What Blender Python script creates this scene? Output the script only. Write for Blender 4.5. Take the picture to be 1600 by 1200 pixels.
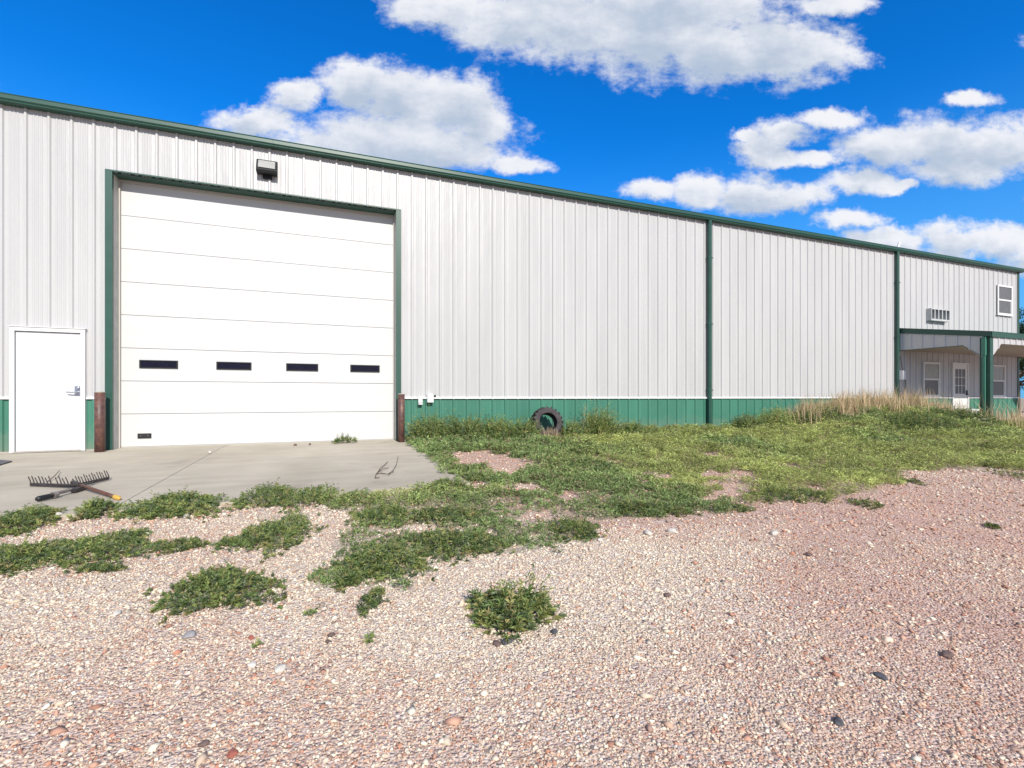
import bpy, math, random
import numpy as np
from mathutils import Vector, Matrix, noise as mnoise
random.seed(7); rng = np.random.default_rng(11)
R = math.radians
for o in list(bpy.data.objects): bpy.data.objects.remove(o)
scn = bpy.context.scene
COL = scn.collection

# ------------------------------------------------------------------ camera
F = 750.0; PHI = math.atan(750/1965.0); DW = 10.395; CZ = .915
cam_d = bpy.data.cameras.new('camera'); cam = bpy.data.objects.new('camera', cam_d); COL.objects.link(cam)
cam.location = (0, -DW, CZ); cam.rotation_euler = (R(90), 0, -PHI)
cam_d.sensor_width = 36; cam_d.lens = F/1600*36; cam_d.shift_y = 21/1600.0
cam_d.clip_start = .05; cam_d.clip_end = 3000
scn.camera = cam
scn.view_settings.view_transform = 'Standard'; scn.view_settings.look = 'None'
scn.view_settings.gamma = 1; scn.view_settings.exposure = 0.29
CP, SP = math.cos(PHI), math.sin(PHI)

def ray(px, py):                       # photo pixel -> world direction
    X = (px-800)/F; Y = -(py-621)/F
    return Vector((X*CP+SP, -X*SP+CP, Y))

# ------------------------------------------------------------------ sun and sky
SUN_EL = R(33.4); SUN_AZ = R(2.0)      # azimuth measured from the wall's outward normal towards +X
sd = Vector((math.sin(SUN_AZ)*math.cos(SUN_EL), -math.cos(SUN_AZ)*math.cos(SUN_EL), math.sin(SUN_EL)))
sl = bpy.data.lights.new('sun', 'SUN'); sl.energy = 4.3; sl.angle = R(.53); sl.color = (1, .945, .855)
so = bpy.data.objects.new('sun', sl); so.rotation_euler = (-sd).to_track_quat('-Z', 'Y').to_euler(); COL.objects.link(so)

world = bpy.data.worlds.new('World'); scn.world = world; world.use_nodes = True
def build_world():
    nt = world.node_tree; N = nt.nodes; L = nt.links; N.clear()
    out = N.new('ShaderNodeOutputWorld'); bg = N.new('ShaderNodeBackground'); L.new(bg.outputs[0], out.inputs[0])
    bg.inputs[1].default_value = .12
    sky = N.new('ShaderNodeTexSky'); sky.sky_type = 'NISHITA'; sky.sun_disc = False
    sky.sun_elevation = SUN_EL; sky.sun_rotation = math.atan2(sd.x, sd.y)
    sky.air_density = 1.0; sky.dust_density = .15; sky.ozone_density = 2.2; sky.altitude = 1500
    hs = N.new('ShaderNodeHueSaturation'); hs.inputs['Saturation'].default_value = 1.36; hs.inputs['Value'].default_value = 1.0
    L.new(sky.outputs[0], hs.inputs['Color'])
    tint = N.new('ShaderNodeVectorMath'); tint.operation = 'MULTIPLY'; tint.inputs[1].default_value = (.20, 1.24, 1.68)
    L.new(hs.outputs[0], tint.inputs[0])
    # paler band of air towards the horizon
    tcz = N.new('ShaderNodeTexCoord'); spz = N.new('ShaderNodeSeparateXYZ'); L.new(tcz.outputs['Generated'], spz.inputs[0])
    hz = N.new('ShaderNodeMapRange'); hz.interpolation_type = 'SMOOTHSTEP'; hz.inputs['From Min'].default_value = .0; hz.inputs['From Max'].default_value = .48; hz.inputs['To Min'].default_value = .92; hz.inputs['To Max'].default_value = 0; L.new(spz.outputs[2], hz.inputs['Value'])
    hm = N.new('ShaderNodeMix'); hm.data_type = 'RGBA'; L.new(hz.outputs[0], hm.inputs[0]); L.new(tint.outputs[0], hm.inputs[6]); hm.inputs[7].default_value = (1.0, 2.9, 5.6, 1)
    # clouds, laid out by azimuth and elevation
    g = bpy.data.node_groups.new('cloud_field', 'ShaderNodeTree')
    g.interface.new_socket('P', in_out='INPUT', socket_type='NodeSocketVector')
    g.interface.new_socket('F', in_out='OUTPUT', socket_type='NodeSocketFloat')
    gi = g.nodes.new('NodeGroupInput'); go = g.nodes.new('NodeGroupOutput')
    E = [(690,15,95,30),(790,32,105,48),(890,30,125,68),(1010,55,130,66),(1130,78,130,56),(1220,78,110,52),(1290,80,62,30),(1050,5,210,55),(1310,8,60,20),
         (395,192,72,26),(470,152,42,26),(560,130,62,38),(620,150,74,52),(705,165,78,56),(748,190,48,50),(600,220,190,48),(800,258,56,15),(690,235,110,35),
         (1025,298,52,19),(1095,300,60,26),(1180,305,72,30),(1250,308,52,20),
         (1222,205,55,25),(1190,232,46,20),(1295,186,72,17),(1163,207,26,12),(1215,248,60,16),(1270,246,40,14),
         (1375,225,62,32),(1455,222,95,44),(1560,230,95,46),(1495,262,90,28),
         (1350,282,58,22),(1405,290,34,11),(1515,155,44,14),(1330,342,54,17),
         (1395,376,76,20),(1490,374,66,30),(1560,378,56,26),(1620,400,60,34),
         (1800,300,160,50),(2100,120,200,60),(-200,150,170,50),(-500,300,200,60),(1750,60,120,30)]
    prev = None
    for cx, cy, rx, ry in E:
        az, el, ra, re = (cx-800)/750, (621-cy)/750, rx/750*1.14, ry/750*1.16   # bearing and height as tangents from heading PHI
        s = g.nodes.new('ShaderNodeVectorMath'); s.operation = 'MULTIPLY_ADD'
        s.inputs[1].default_value = (1/ra, 1/re, 0); s.inputs[2].default_value = (-az/ra, -el/re, 0)
        g.links.new(gi.outputs[0], s.inputs[0])
        l = g.nodes.new('ShaderNodeVectorMath'); l.operation = 'LENGTH'; g.links.new(s.outputs[0], l.inputs[0])
        if prev is None: prev = l.outputs['Value']; continue
        m = g.nodes.new('ShaderNodeMath'); m.operation = 'SMOOTH_MIN'; m.inputs[2].default_value = .2
        g.links.new(prev, m.inputs[0]); g.links.new(l.outputs['Value'], m.inputs[1]); prev = m.outputs[0]
    inv = g.nodes.new('ShaderNodeMath'); inv.operation = 'SUBTRACT'; inv.inputs[0].default_value = 1
    g.links.new(prev, inv.inputs[1]); g.links.new(inv.outputs[0], go.inputs[0])
    tc = N.new('ShaderNodeTexCoord'); sp = N.new('ShaderNodeSeparateXYZ'); L.new(tc.outputs['Generated'], sp.inputs[0])
    def dotn(v):
        n = N.new('ShaderNodeVectorMath'); n.operation = 'DOT_PRODUCT'; n.inputs[1].default_value = v; L.new(tc.outputs['Generated'], n.inputs[0]); return n.outputs['Value']
    def mm(op, a, b):
        m = N.new('ShaderNodeMath'); m.operation = op
        for i, v in enumerate((a, b)):
            if isinstance(v, (int, float)): m.inputs[i].default_value = v
            else: L.new(v, m.inputs[i])
        return m.outputs[0]
    fw = mm('MAXIMUM', dotn((SP, CP, 0)), .12)
    P = N.new('ShaderNodeCombineXYZ'); L.new(mm('DIVIDE', dotn((CP, -SP, 0)), fw), P.inputs[0]); L.new(mm('DIVIDE', dotn((0, 0, 1)), fw), P.inputs[1])
    def noise(scale, detail, rough, offs=(0,0,0), sc=(1,1,1)):
        mp = N.new('ShaderNodeMapping'); mp.inputs['Location'].default_value = offs; mp.inputs['Scale'].default_value = sc
        L.new(P.outputs[0], mp.inputs[0])
        n = N.new('ShaderNodeTexNoise'); n.inputs['Scale'].default_value = scale; n.inputs['Detail'].default_value = detail; n.inputs['Roughness'].default_value = rough
        L.new(mp.outputs[0], n.inputs['Vector']); return n
    w = noise(16, 5, .62); ws = N.new('ShaderNodeVectorMath'); ws.operation = 'MULTIPLY_ADD'
    ws.inputs[1].default_value = (.07, .05, 0); ws.inputs[2].default_value = (-.035, -.025, 0); L.new(w.outputs['Color'], ws.inputs[0])
    pa = N.new('ShaderNodeVectorMath'); pa.operation = 'ADD'; L.new(P.outputs[0], pa.inputs[0]); L.new(ws.outputs[0], pa.inputs[1])
    f1 = N.new('ShaderNodeGroup'); f1.node_tree = g; L.new(pa.outputs[0], f1.inputs[0])
    pb = N.new('ShaderNodeVectorMath'); pb.operation = 'ADD'; L.new(pa.outputs[0], pb.inputs[0]); pb.inputs[1].default_value = (.01, .035, 0)
    f2 = N.new('ShaderNodeGroup'); f2.node_tree = g; L.new(pb.outputs[0], f2.inputs[0])
    n1 = noise(11, 10, .66, (3,1,0), (1, 1.5, 1))
    def math_(op, a, b, c=None):
        m = N.new('ShaderNodeMath'); m.operation = op
        for i, v in enumerate((a, b, c)):
            if v is None: continue
            if isinstance(v, (int, float)): m.inputs[i].default_value = v
            else: L.new(v, m.inputs[i])
        return m.outputs[0]
    fld = math_('ADD', f1.outputs[0], math_('MULTIPLY', math_('SUBTRACT', n1.outputs['Fac'], .5), 1.75))
    mr = N.new('ShaderNodeMapRange'); mr.interpolation_type = 'SMOOTHSTEP'
    mr.inputs['From Min'].default_value = -.10; mr.inputs['From Max'].default_value = .50; L.new(fld, mr.inputs['Value'])
    mask = math_('MULTIPLY', mr.outputs[0], .97)
    # thick below, thin and bright above
    n2 = noise(8, 10, .64, (7,3,0), (1, 1.7, 1))
    th = math_('ADD', f2.outputs[0], math_('MULTIPLY', math_('SUBTRACT', n2.outputs['Fac'], .5), 2.4))
    m2 = N.new('ShaderNodeMapRange'); m2.interpolation_type = 'SMOOTHSTEP'; m2.inputs['From Min'].default_value = -.35; m2.inputs['From Max'].default_value = 1.2; L.new(th, m2.inputs['Value'])
    cc = N.new('ShaderNodeMix'); cc.data_type = 'RGBA'
    cc.inputs[6].default_value = (6.3, 6.35, 6.6, 1); cc.inputs[7].default_value = (3.3, 3.9, 4.8, 1)
    L.new(m2.outputs[0], cc.inputs[0])
    mx = N.new('ShaderNodeMix'); mx.data_type = 'RGBA'; L.new(mask, mx.inputs[0]); L.new(hm.outputs[2], mx.inputs[6]); L.new(cc.outputs[2], mx.inputs[7])
    # cloud added out of view, overhead and behind, to neutralise the blue fill light
    dt = N.new('ShaderNodeVectorMath'); dt.operation = 'DOT_PRODUCT'; fv = Vector((SP, CP, .15)).normalized(); dt.inputs[1].default_value = fv; L.new(tc.outputs['Generated'], dt.inputs[0])
    wt = N.new('ShaderNodeMapRange'); wt.interpolation_type = 'SMOOTHSTEP'; wt.inputs['From Min'].default_value = .42; wt.inputs['From Max'].default_value = .15; L.new(dt.outputs['Value'], wt.inputs['Value'])
    n3 = N.new('ShaderNodeTexNoise'); n3.inputs['Scale'].default_value = 3.2; n3.inputs['Detail'].default_value = 8; n3.inputs['Roughness'].default_value = .58; L.new(tc.outputs['Generated'], n3.inputs['Vector'])
    m3 = N.new('ShaderNodeMapRange'); m3.interpolation_type = 'SMOOTHSTEP'; m3.inputs['From Min'].default_value = .42; m3.inputs['From Max'].default_value = .56; L.new(n3.outputs['Fac'], m3.inputs['Value'])
    k3 = math_('MULTIPLY', wt.outputs[0], m3.outputs[0])
    mz = N.new('ShaderNodeMix'); mz.data_type = 'RGBA'; L.new(k3, mz.inputs[0]); L.new(mx.outputs[2], mz.inputs[6]); mz.inputs[7].default_value = (4.6, 4.65, 4.8, 1)
    L.new(mz.outputs[2], bg.inputs[0])
build_world()
scn.render.engine = 'CYCLES'
scn.cycles.max_bounces = 6; scn.cycles.diffuse_bounces = 3; scn.cycles.glossy_bounces = 3; scn.cycles.transmission_bounces = 4; scn.cycles.transparent_max_bounces = 6

# ------------------------------------------------------------------ helpers
class MB:
    def __init__(s): s.v = []; s.f = []; s.m = []
    def quad(s, *p, mi=0):
        i = len(s.v); s.v += [tuple(q) for q in p]; s.f.append(tuple(range(i, i+len(p)))); s.m.append(mi)
    def box(s, x0, x1, y0, y1, z0, z1, mi=0, M=None):
        i = len(s.v)
        for x, y, z in ((x0,y0,z0),(x1,y0,z0),(x1,y1,z0),(x0,y1,z0),(x0,y0,z1),(x1,y0,z1),(x1,y1,z1),(x0,y1,z1)):
            q = Vector((x,y,z)); s.v.append(tuple(M @ q if M else q))
        for f in ((0,3,2,1),(4,5,6,7),(0,1,5,4),(1,2,6,5),(2,3,7,6),(3,0,4,7)):
            s.f.append(tuple(i+k for k in f)); s.m.append(mi)
    def tube(s, pts, rad, n=8, mi=0, cap=True):
        pts = [Vector(p) for p in pts]; rr = rad if isinstance(rad, (list, tuple)) else [rad]*len(pts)
        i0 = len(s.v); prev = None
        for k, p in enumerate(pts):
            t = (pts[min(k+1, len(pts)-1)]-pts[max(k-1, 0)]).normalized()
            a = prev if prev is not None else (Vector((0,0,1)) if abs(t.z) < .9 else Vector((1,0,0)))
            b = t.cross(a).normalized(); a = b.cross(t).normalized(); prev = a
            for j in range(n):
                an = 2*math.pi*j/n; s.v.append(tuple(p+(a*math.cos(an)+b*math.sin(an))*rr[k]))
        for k in range(len(pts)-1):
            for j in range(n):
                j2 = (j+1) % n
                s.f.append((i0+k*n+j, i0+k*n+j2, i0+(k+1)*n+j2, i0+(k+1)*n+j)); s.m.append(mi)
        if cap:
            s.f.append(tuple(i0+j for j in range(n))[::-1]); s.m.append(mi)
            s.f.append(tuple(i0+(len(pts)-1)*n+j for j in range(n))); s.m.append(mi)
    def prism(s, poly, ax, lo, hi, mi=0):       # poly in the two other axes, extruded along ax
        def P(a, b, c): return {'x': (c,a,b), 'y': (a,c,b), 'z': (a,b,c)}[ax]
        i = len(s.v); n = len(poly)
        s.v += [P(a,b,lo) for a,b in poly]+[P(a,b,hi) for a,b in poly]
        s.f.append(tuple(i+k for k in range(n))); s.m.append(mi)
        s.f.append(tuple(i+n+k for k in range(n))[::-1]); s.m.append(mi)
        for k in range(n):
            k2 = (k+1) % n; s.f.append((i+k, i+n+k, i+n+k2, i+k2)); s.m.append(mi)
    def lathe(s, prof, n, M, mi=0, close=True):  # prof (r, h) closed loop round local Z
        i = len(s.v); k = len(prof)
        for j in range(n):
            a = 2*math.pi*j/n
            for r, h in prof: s.v.append(tuple(M @ Vector((r*math.cos(a), r*math.sin(a), h))))
        for j in range(n):
            j2 = (j+1) % n
            for q in range(k if close else k-1):
                q2 = (q+1) % k
                s.f.append((i+j*k+q, i+j2*k+q, i+j2*k+q2, i+j*k+q2)); s.m.append(mi)
    def build(s, name, mats, parent=None, bevel=0, smooth=False, fix=True):
        me = bpy.data.meshes.new(name); me.from_pydata(s.v, [], s.f)
        if not isinstance(mats, (list, tuple)): mats = [mats]
        for m in mats: me.materials.append(m)
        me.polygons.foreach_set('material_index', s.m)
        if fix:
            import bmesh
            b = bmesh.new(); b.from_mesh(me); bmesh.ops.recalc_face_normals(b, faces=b.faces); b.to_mesh(me); b.free()
        if smooth: me.polygons.foreach_set('use_smooth', [True]*len(me.polygons))
        o = bpy.data.objects.new(name, me); COL.objects.link(o)
        if parent: o.parent = parent; o.matrix_parent_inverse = Matrix.Translation(-parent.location)
        if bevel:
            md = o.modifiers.new('bevel', 'BEVEL'); md.width = bevel; md.segments = 2; md.limit_method = 'ANGLE'
        return o

def tag(o, label=None, cat=None, group=None, kind=None):
    if label: o['label'] = label
    if cat: o['category'] = cat
    if group: o['group'] = group
    if kind: o['kind'] = kind
    return o
def thing(name, loc, label, cat, group=None):
    o = bpy.data.objects.new(name, None); COL.objects.link(o); o.location = loc; o.empty_display_size = .2
    return tag(o, label, cat, group)

def mat(name, col, rough=.6, metal=0, spec=.5):
    m = bpy.data.materials.new(name); m.use_nodes = True; b = m.node_tree.nodes['Principled BSDF']
    b.inputs['Base Color'].default_value = (*col, 1); b.inputs['Roughness'].default_value = rough
    b.inputs['Metallic'].default_value = metal; b.inputs['Specular IOR Level'].default_value = spec
    return m
def nodes(m): return m.node_tree.nodes, m.node_tree.links, m.node_tree.nodes['Principled BSDF']
def vary(m, scale=3, amt=.12, sc=(1,1,1), detail=5, bump=0, bscale=None, bsc=(1,1,1), bdist=.01):
    """soft dirt / tone variation in the paint plus an uneven surface"""
    N, L, b = nodes(m); tc = N.new('ShaderNodeTexCoord'); col = tuple(b.inputs['Base Color'].default_value)
    mp = N.new('ShaderNodeMapping'); mp.inputs['Scale'].default_value = sc; L.new(tc.outputs['Object'], mp.inputs[0])
    n = N.new('ShaderNodeTexNoise'); n.inputs['Scale'].default_value = scale; n.inputs['Detail'].default_value = detail; L.new(mp.outputs[0], n.inputs['Vector'])
    mr = N.new('ShaderNodeMapRange'); mr.inputs['From Min'].default_value = .3; mr.inputs['From Max'].default_value = .7
    mr.inputs['To Min'].default_value = 1-amt; mr.inputs['To Max'].default_value = 1+amt; L.new(n.outputs['Fac'], mr.inputs['Value'])
    v = N.new('ShaderNodeVectorMath'); v.operation = 'SCALE'; v.inputs[0].default_value = col[:3]; L.new(mr.outputs[0], v.inputs['Scale']); L.new(v.outputs[0], b.inputs['Base Color'])
    if bump:
        mp2 = N.new('ShaderNodeMapping'); mp2.inputs['Scale'].default_value = bsc; L.new(tc.outputs['Object'], mp2.inputs[0])
        n2 = N.new('ShaderNodeTexNoise'); n2.inputs['Scale'].default_value = bscale or scale; n2.inputs['Detail'].default_value = 3; L.new(mp2.outputs[0], n2.inputs['Vector'])
        bp = N.new('ShaderNodeBump'); bp.inputs['Strength'].default_value = bump; bp.inputs['Distance'].default_value = bdist
        L.new(n2.outputs['Fac'], bp.inputs['Height']); L.new(bp.outputs[0], b.inputs['Normal'])
    return m

M = {}
M['panel'] = vary(mat('panel_light_grey', (.47,.465,.462), .36), 2.2, .055, (1,1,.12), 6, .55, 2.6, (2.2,1,.5), .02)
M['green'] = vary(mat('green_steel', (.052,.188,.130), .42), 2.5, .09, (1,1,.2), 5, .2, 2.5, (2,1,.4), .015)
def dirt(m, z1):
    N, L, b = nodes(m); src = b.inputs['Base Color'].links[0].from_socket; tc = N.new('ShaderNodeTexCoord'); sp = N.new('ShaderNodeSeparateXYZ'); L.new(tc.outputs['Object'], sp.inputs[0])
    n = N.new('ShaderNodeTexNoise'); n.inputs['Scale'].default_value = 6; n.inputs['Detail'].default_value = 8; n.inputs['Roughness'].default_value = .7; L.new(tc.outputs['Object'], n.inputs['Vector'])
    a = N.new('ShaderNodeMath'); a.operation = 'MULTIPLY_ADD'; a.inputs[1].default_value = -.9; L.new(n.outputs['Fac'], a.inputs[0]); L.new(sp.outputs[2], a.inputs[2])
    mr = N.new('ShaderNodeMapRange'); mr.inputs['From Min'].default_value = z1-.45; mr.inputs['From Max'].default_value = -.45; mr.inputs['To Max'].default_value = .28; L.new(a.outputs[0], mr.inputs['Value'])
    mx = N.new('ShaderNodeMix'); mx.data_type = 'RGBA'; L.new(mr.outputs[0], mx.inputs[0]); L.new(src, mx.inputs[6]); mx.inputs[7].default_value = (.36,.27,.21,1); L.new(mx.outputs[2], b.inputs['Base Color'])
dirt(M['green'], .42)
M['gtrim'] = vary(mat('green_trim', (.017,.068,.049), .42), 3, .12, (.3,1,1))
M['white'] = vary(mat('white_trim', (.66,.66,.65), .5), 4, .03)
M['door'] = vary(mat('door_white', (.555,.555,.545), .55), 2, .025, (1,1,3), 6, .35, 9, (1.2,1,16), .003)
M['mandoor'] = vary(mat('entry_door_white', (.575,.585,.595), .5), 1.5, .03, (1,1,1), 5)
M['reveal'] = vary(mat('reveal_grey', (.42,.41,.38), .6), 6, .1)
M['beige'] = mat('seal_beige', (.44,.42,.38), .7)
M['black'] = mat('black_rubber', (.012,.012,.013), .5)
M['dframe'] = mat('window_black_frame', (.016,.018,.019), .5, 0, .25)
M['glass'] = vary(mat('dark_glass', (.010,.010,.022), .25, 0, .12), 20, .4, (1,1,4))
M['screen'] = vary(mat('window_screen_glass', (.11,.11,.115), .35), 15, .15)
M['blind'] = vary(mat('pale_blind_glass', (.30,.30,.28), .3), 8, .1)
M['conc'] = None
M['chrome'] = mat('brushed_metal', (.45,.46,.50), .3, .9)
M['roof'] = mat('roof_white', (.6,.6,.6), .4)
M['soffit'] = vary(mat('soffit_boards', (.33,.27,.21), .7), 3, .1, (1,6,1))
M['found'] = vary(mat('footing_concrete', (.36,.33,.29), .9), 8, .15)
M['lens'] = vary(mat('lamp_lens', (.36,.355,.33), .35), 6, .18, (.3,1,5))

# rusty bollard paint
def rust():
    m = mat('brown_primer_paint', (.145,.062,.05), .5); N, L, b = nodes(m)
    tc = N.new('ShaderNodeTexCoord'); n = N.new('ShaderNodeTexNoise'); n.inputs['Scale'].default_value = 14; n.inputs['Detail'].default_value = 8; L.new(tc.outputs['Object'], n.inputs['Vector'])
    cr = N.new('ShaderNodeValToRGB'); e = cr.color_ramp.elements
    e[0].position = .35; e[0].color = (.070,.033,.028,1); e[1].position = .62; e[1].color = (.125,.060,.048,1)
    e.new(.74).color = (.28,.11,.045,1); L.new(n.outputs['Fac'], cr.inputs[0]); L.new(cr.outputs[0], b.inputs['Base Color'])
    bp = N.new('ShaderNodeBump'); bp.inputs['Strength'].default_value = .3; bp.inputs['Distance'].default_value = .004; L.new(n.outputs['Fac'], bp.inputs['Height']); L.new(bp.outputs[0], b.inputs['Normal'])
    return m
M['rust'] = rust()
def concrete():
    m = mat('slab_concrete', (.45,.42,.37), .85); N, L, b = nodes(m)
    tc = N.new('ShaderNodeTexCoord')
    def no(s, d, sc=(1,1,1), r=.55):
        mp = N.new('ShaderNodeMapping'); mp.inputs['Scale'].default_value = sc; L.new(tc.outputs['Object'], mp.inputs[0])
        n = N.new('ShaderNodeTexNoise'); n.inputs['Scale'].default_value = s; n.inputs['Detail'].default_value = d; n.inputs['Roughness'].default_value = r; L.new(mp.outputs[0], n.inputs['Vector']); return n
    a = no(.7, 6, (1,.5,1)); c = no(160, 2); st = no(2.2, 8, (.35,1.6,1), .7)
    mx = N.new('ShaderNodeValToRGB'); e = mx.color_ramp.elements
    e[0].position = .3; e[0].color = (.375,.33,.255,1); e[1].position = .68; e[1].color = (.51,.455,.365,1); L.new(a.outputs['Fac'], mx.inputs[0])
    m2 = N.new('ShaderNodeMapRange'); m2.inputs['From Min'].default_value = .36; m2.inputs['From Max'].default_value = .6; m2.inputs['To Min'].default_value = .88; m2.inputs['To Max'].default_value = 1.03; L.new(st.outputs['Fac'], m2.inputs['Value'])
    m3 = N.new('ShaderNodeMapRange'); m3.inputs['From Min'].default_value = .3; m3.inputs['From Max'].default_value = .7; m3.inputs['To Min'].default_value = .9; m3.inputs['To Max'].default_value = 1.08; L.new(c.outputs['Fac'], m3.inputs['Value'])
    mu = N.new('ShaderNodeMath'); mu.operation = 'MULTIPLY'; L.new(m2.outputs[0], mu.inputs[0]); L.new(m3.outputs[0], mu.inputs[1])
    oi = no(1.3, 5, (1,1,1), .5); om = N.new('ShaderNodeMapRange'); om.inputs['From Min'].default_value = .60; om.inputs['From Max'].default_value = .72; om.inputs['To Min'].default_value = 1; om.inputs['To Max'].default_value = .80; L.new(oi.outputs['Fac'], om.inputs['Value'])
    mu2 = N.new('ShaderNodeMath'); mu2.operation = 'MULTIPLY'; L.new(mu.outputs[0], mu2.inputs[0]); L.new(om.outputs[0], mu2.inputs[1]); mu = mu2
    v = N.new('ShaderNodeVectorMath'); v.operation = 'SCALE'; L.new(mx.outputs[0], v.inputs[0]); L.new(mu.outputs[0], v.inputs['Scale']); L.new(v.outputs[0], b.inputs['Base Color'])
    bp = N.new('ShaderNodeBump'); bp.inputs['Strength'].default_value = .25; bp.inputs['Distance'].default_value = .003; L.new(c.outputs['Fac'], bp.inputs['Height']); L.new(bp.outputs[0], b.inputs['Normal'])
    return m
M['conc'] = concrete()

# ------------------------------------------------------------------ terrain
def sstep(a, b, x):
    t = np.clip((x-a)/(b-a), 0, 1); return t*t*(3-2*t)
def fbm(x, y, s, seed=0):
    """cheap smooth noise in -1..1, vectorised"""
    out = 0; a = 1; tot = 0
    for k in range(4):
        xs = x*s*2**k+seed*17.3+k*5.1; ys = y*s*2**k+seed*9.7-k*3.7
        xi = np.floor(xs); yi = np.floor(ys); fx = xs-xi; fy = ys-yi; fx = fx*fx*(3-2*fx); fy = fy*fy*(3-2*fy)
        h = lambda i, j: (np.sin(i*127.1+j*311.7+seed*3.3)*43758.5453) % 1.0
        v = (h(xi,yi)*(1-fx)+h(xi+1,yi)*fx)*(1-fy)+(h(xi,yi+1)*(1-fx)+h(xi+1,yi+1)*fx)*fy
        out = out+a*(v*2-1); tot += a; a *= .5
    return out/tot
def terr(x, y):
    x = np.asarray(x, float); y = np.asarray(y, float); d = -y
    z = -.03*np.ones_like(x) - .02*np.clip(d, 0, 5) - .34*sstep(4.8, 10.0, d)
    z = z + .035*fbm(x, y, .45, 1)*sstep(.3, 2, d) + .012*fbm(x, y, 2.2, 2)
    mound = .64*np.exp(-((x-14.9)/2.7)**2-((d-.9)/1.9)**2) + .13*np.exp(-((x-16.8)/1.9)**2-((d-3.2)/1.0)**2)
    mound = mound*(1-sstep(16.7, 17.8, x)*(1-sstep(2.6, 3.2, d)))
    z = z + mound*(1+.25*fbm(x, y, 1.1, 5))
    # under the slab the ground sits lower
    sl = sstep(-30, -29.9, x)*(1-sstep(1.50, 1.62, x))*(1-sstep(4.92, 5.02, d))
    z = z - .06*sl
    z = np.where(d < -.05, -.05, z)
    return z
def base_z(x, y):
    z = terr(x, y); on = (np.asarray(x) < 1.56) & (np.asarray(y) > -5.12+.055*(np.asarray(x)+2.2)) & (np.asarray(y) < 0); return np.where(on, np.maximum(z, .02*np.asarray(y)), z)
def ground_pt(px, py, extra=0):
    d = ray(px, py); t0 = .5; o = Vector((0, -DW, CZ)); t = t0
    while t < 80:
        p = o+d*t
        if p.z <= float(base_z(p.x, p.y))+extra: break
        t += .02
    return Vector((p.x, p.y, float(base_z(p.x, p.y))))
def slab_z(y): return .02*y
def slab_pt(px, py, h=0):
    d = ray(px, py); # z = .02*y + h
    t = (.02*(-DW)+h-CZ)/(d.z-.02*d.y)
    return Vector((0, -DW, CZ))+d*t

def inpoly(x, y, poly):
    x = np.asarray(x); y = np.asarray(y); c = np.zeros(x.shape, bool); n = len(poly)
    for i in range(n):
        x1, y1 = poly[i]; x2, y2 = poly[(i+1) % n]
        cond = ((y1 > y) != (y2 > y)) & (x < (x2-x1)*(y-y1)/((y2-y1) or 1e-9)+x1); c ^= cond
    return c
def gpoly(pts): return [(lambda p: (p.x, p.y))(ground_pt(*q)) for q in pts]
# outline of the weedy ground, set out on the real ground
GREEN = gpoly([(642,690),(650,676),(720,668),(800,682),(900,680),(1000,674),(1110,670)]) + [(12,-.15),(17.4,-.15),(17.6,-2.6)] + \
        gpoly([(1560,664),(1600,668),(1660,690),(1660,742),(1590,735),(1500,732),(1420,737),(1395,752),(1390,766),(1310,777),(1240,787),(1190,781),(1140,796),(1085,803),(1040,802),(960,815),
        (885,812),(925,842),(850,850),(845,862),(790,868),(740,882),(705,888),(690,880),(650,903),(640,915),(590,918),(560,900),(540,925),(525,918),(522,895),(540,868),(542,842),(580,828),
        (560,800),(535,800),(505,790),(505,778),(560,778),(640,770),(700,764),(745,765),(768,757),(728,749),(700,738),(688,722),(660,706),(645,700)])
HOLES = [gpoly(p) for p in ([(715,713),(770,711),(808,722),(815,733),(770,738),(730,726)], [(862,776),(905,771),(915,780),(890,786),(865,784)],
         [(1003,745),(1035,745),(1035,752),(1005,752)], [(1098,770),(1160,765),(1150,782),(1110,788)], [(1098,712),(1135,710),(1130,716),(1100,717)], [(1108,738),(1165,740),(1160,750),(1110,748)],
         [(640,800),(690,795),(700,806),(650,810)], [(790,760),(840,757),(850,768),(800,772)], [(950,720),(990,716),(985,724),(950,727)], [(780,812),(830,806),(850,820),(795,824)])]
HOLES = [[(lambda cx, cy: (cx+(p[0]-cx)*1.5, cy+(p[1]-cy)*1.5))(sum(q[0] for q in h)/len(h), sum(q[1] for q in h)/len(h)) for p in h] for h in HOLES]
def green_mask(x, y):
    wx = x+.24*fbm(x, y, 2.6, 8)+.16*fbm(x, y, 9, 9); wy = y+.24*fbm(x, y, 2.6, 18)+.16*fbm(x, y, 9, 19)
    m = inpoly(wx, wy, GREEN)
    hx = wx+.22*fbm(x, y, 3.1, 28)+.1*fbm(x,y,12,29); hy = wy+.22*fbm(x, y, 3.1, 38)+.1*fbm(x,y,12,39)
    for h in HOLES: m &= ~inpoly(hx, hy, h)
    bare = fbm(x, y, 1.6, 33)+.75*fbm(x, y, 5, 34)
    m &= ~((bare > .50+.08*sstep(4, 9, x)) & (y < -1.6))
    return m

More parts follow.
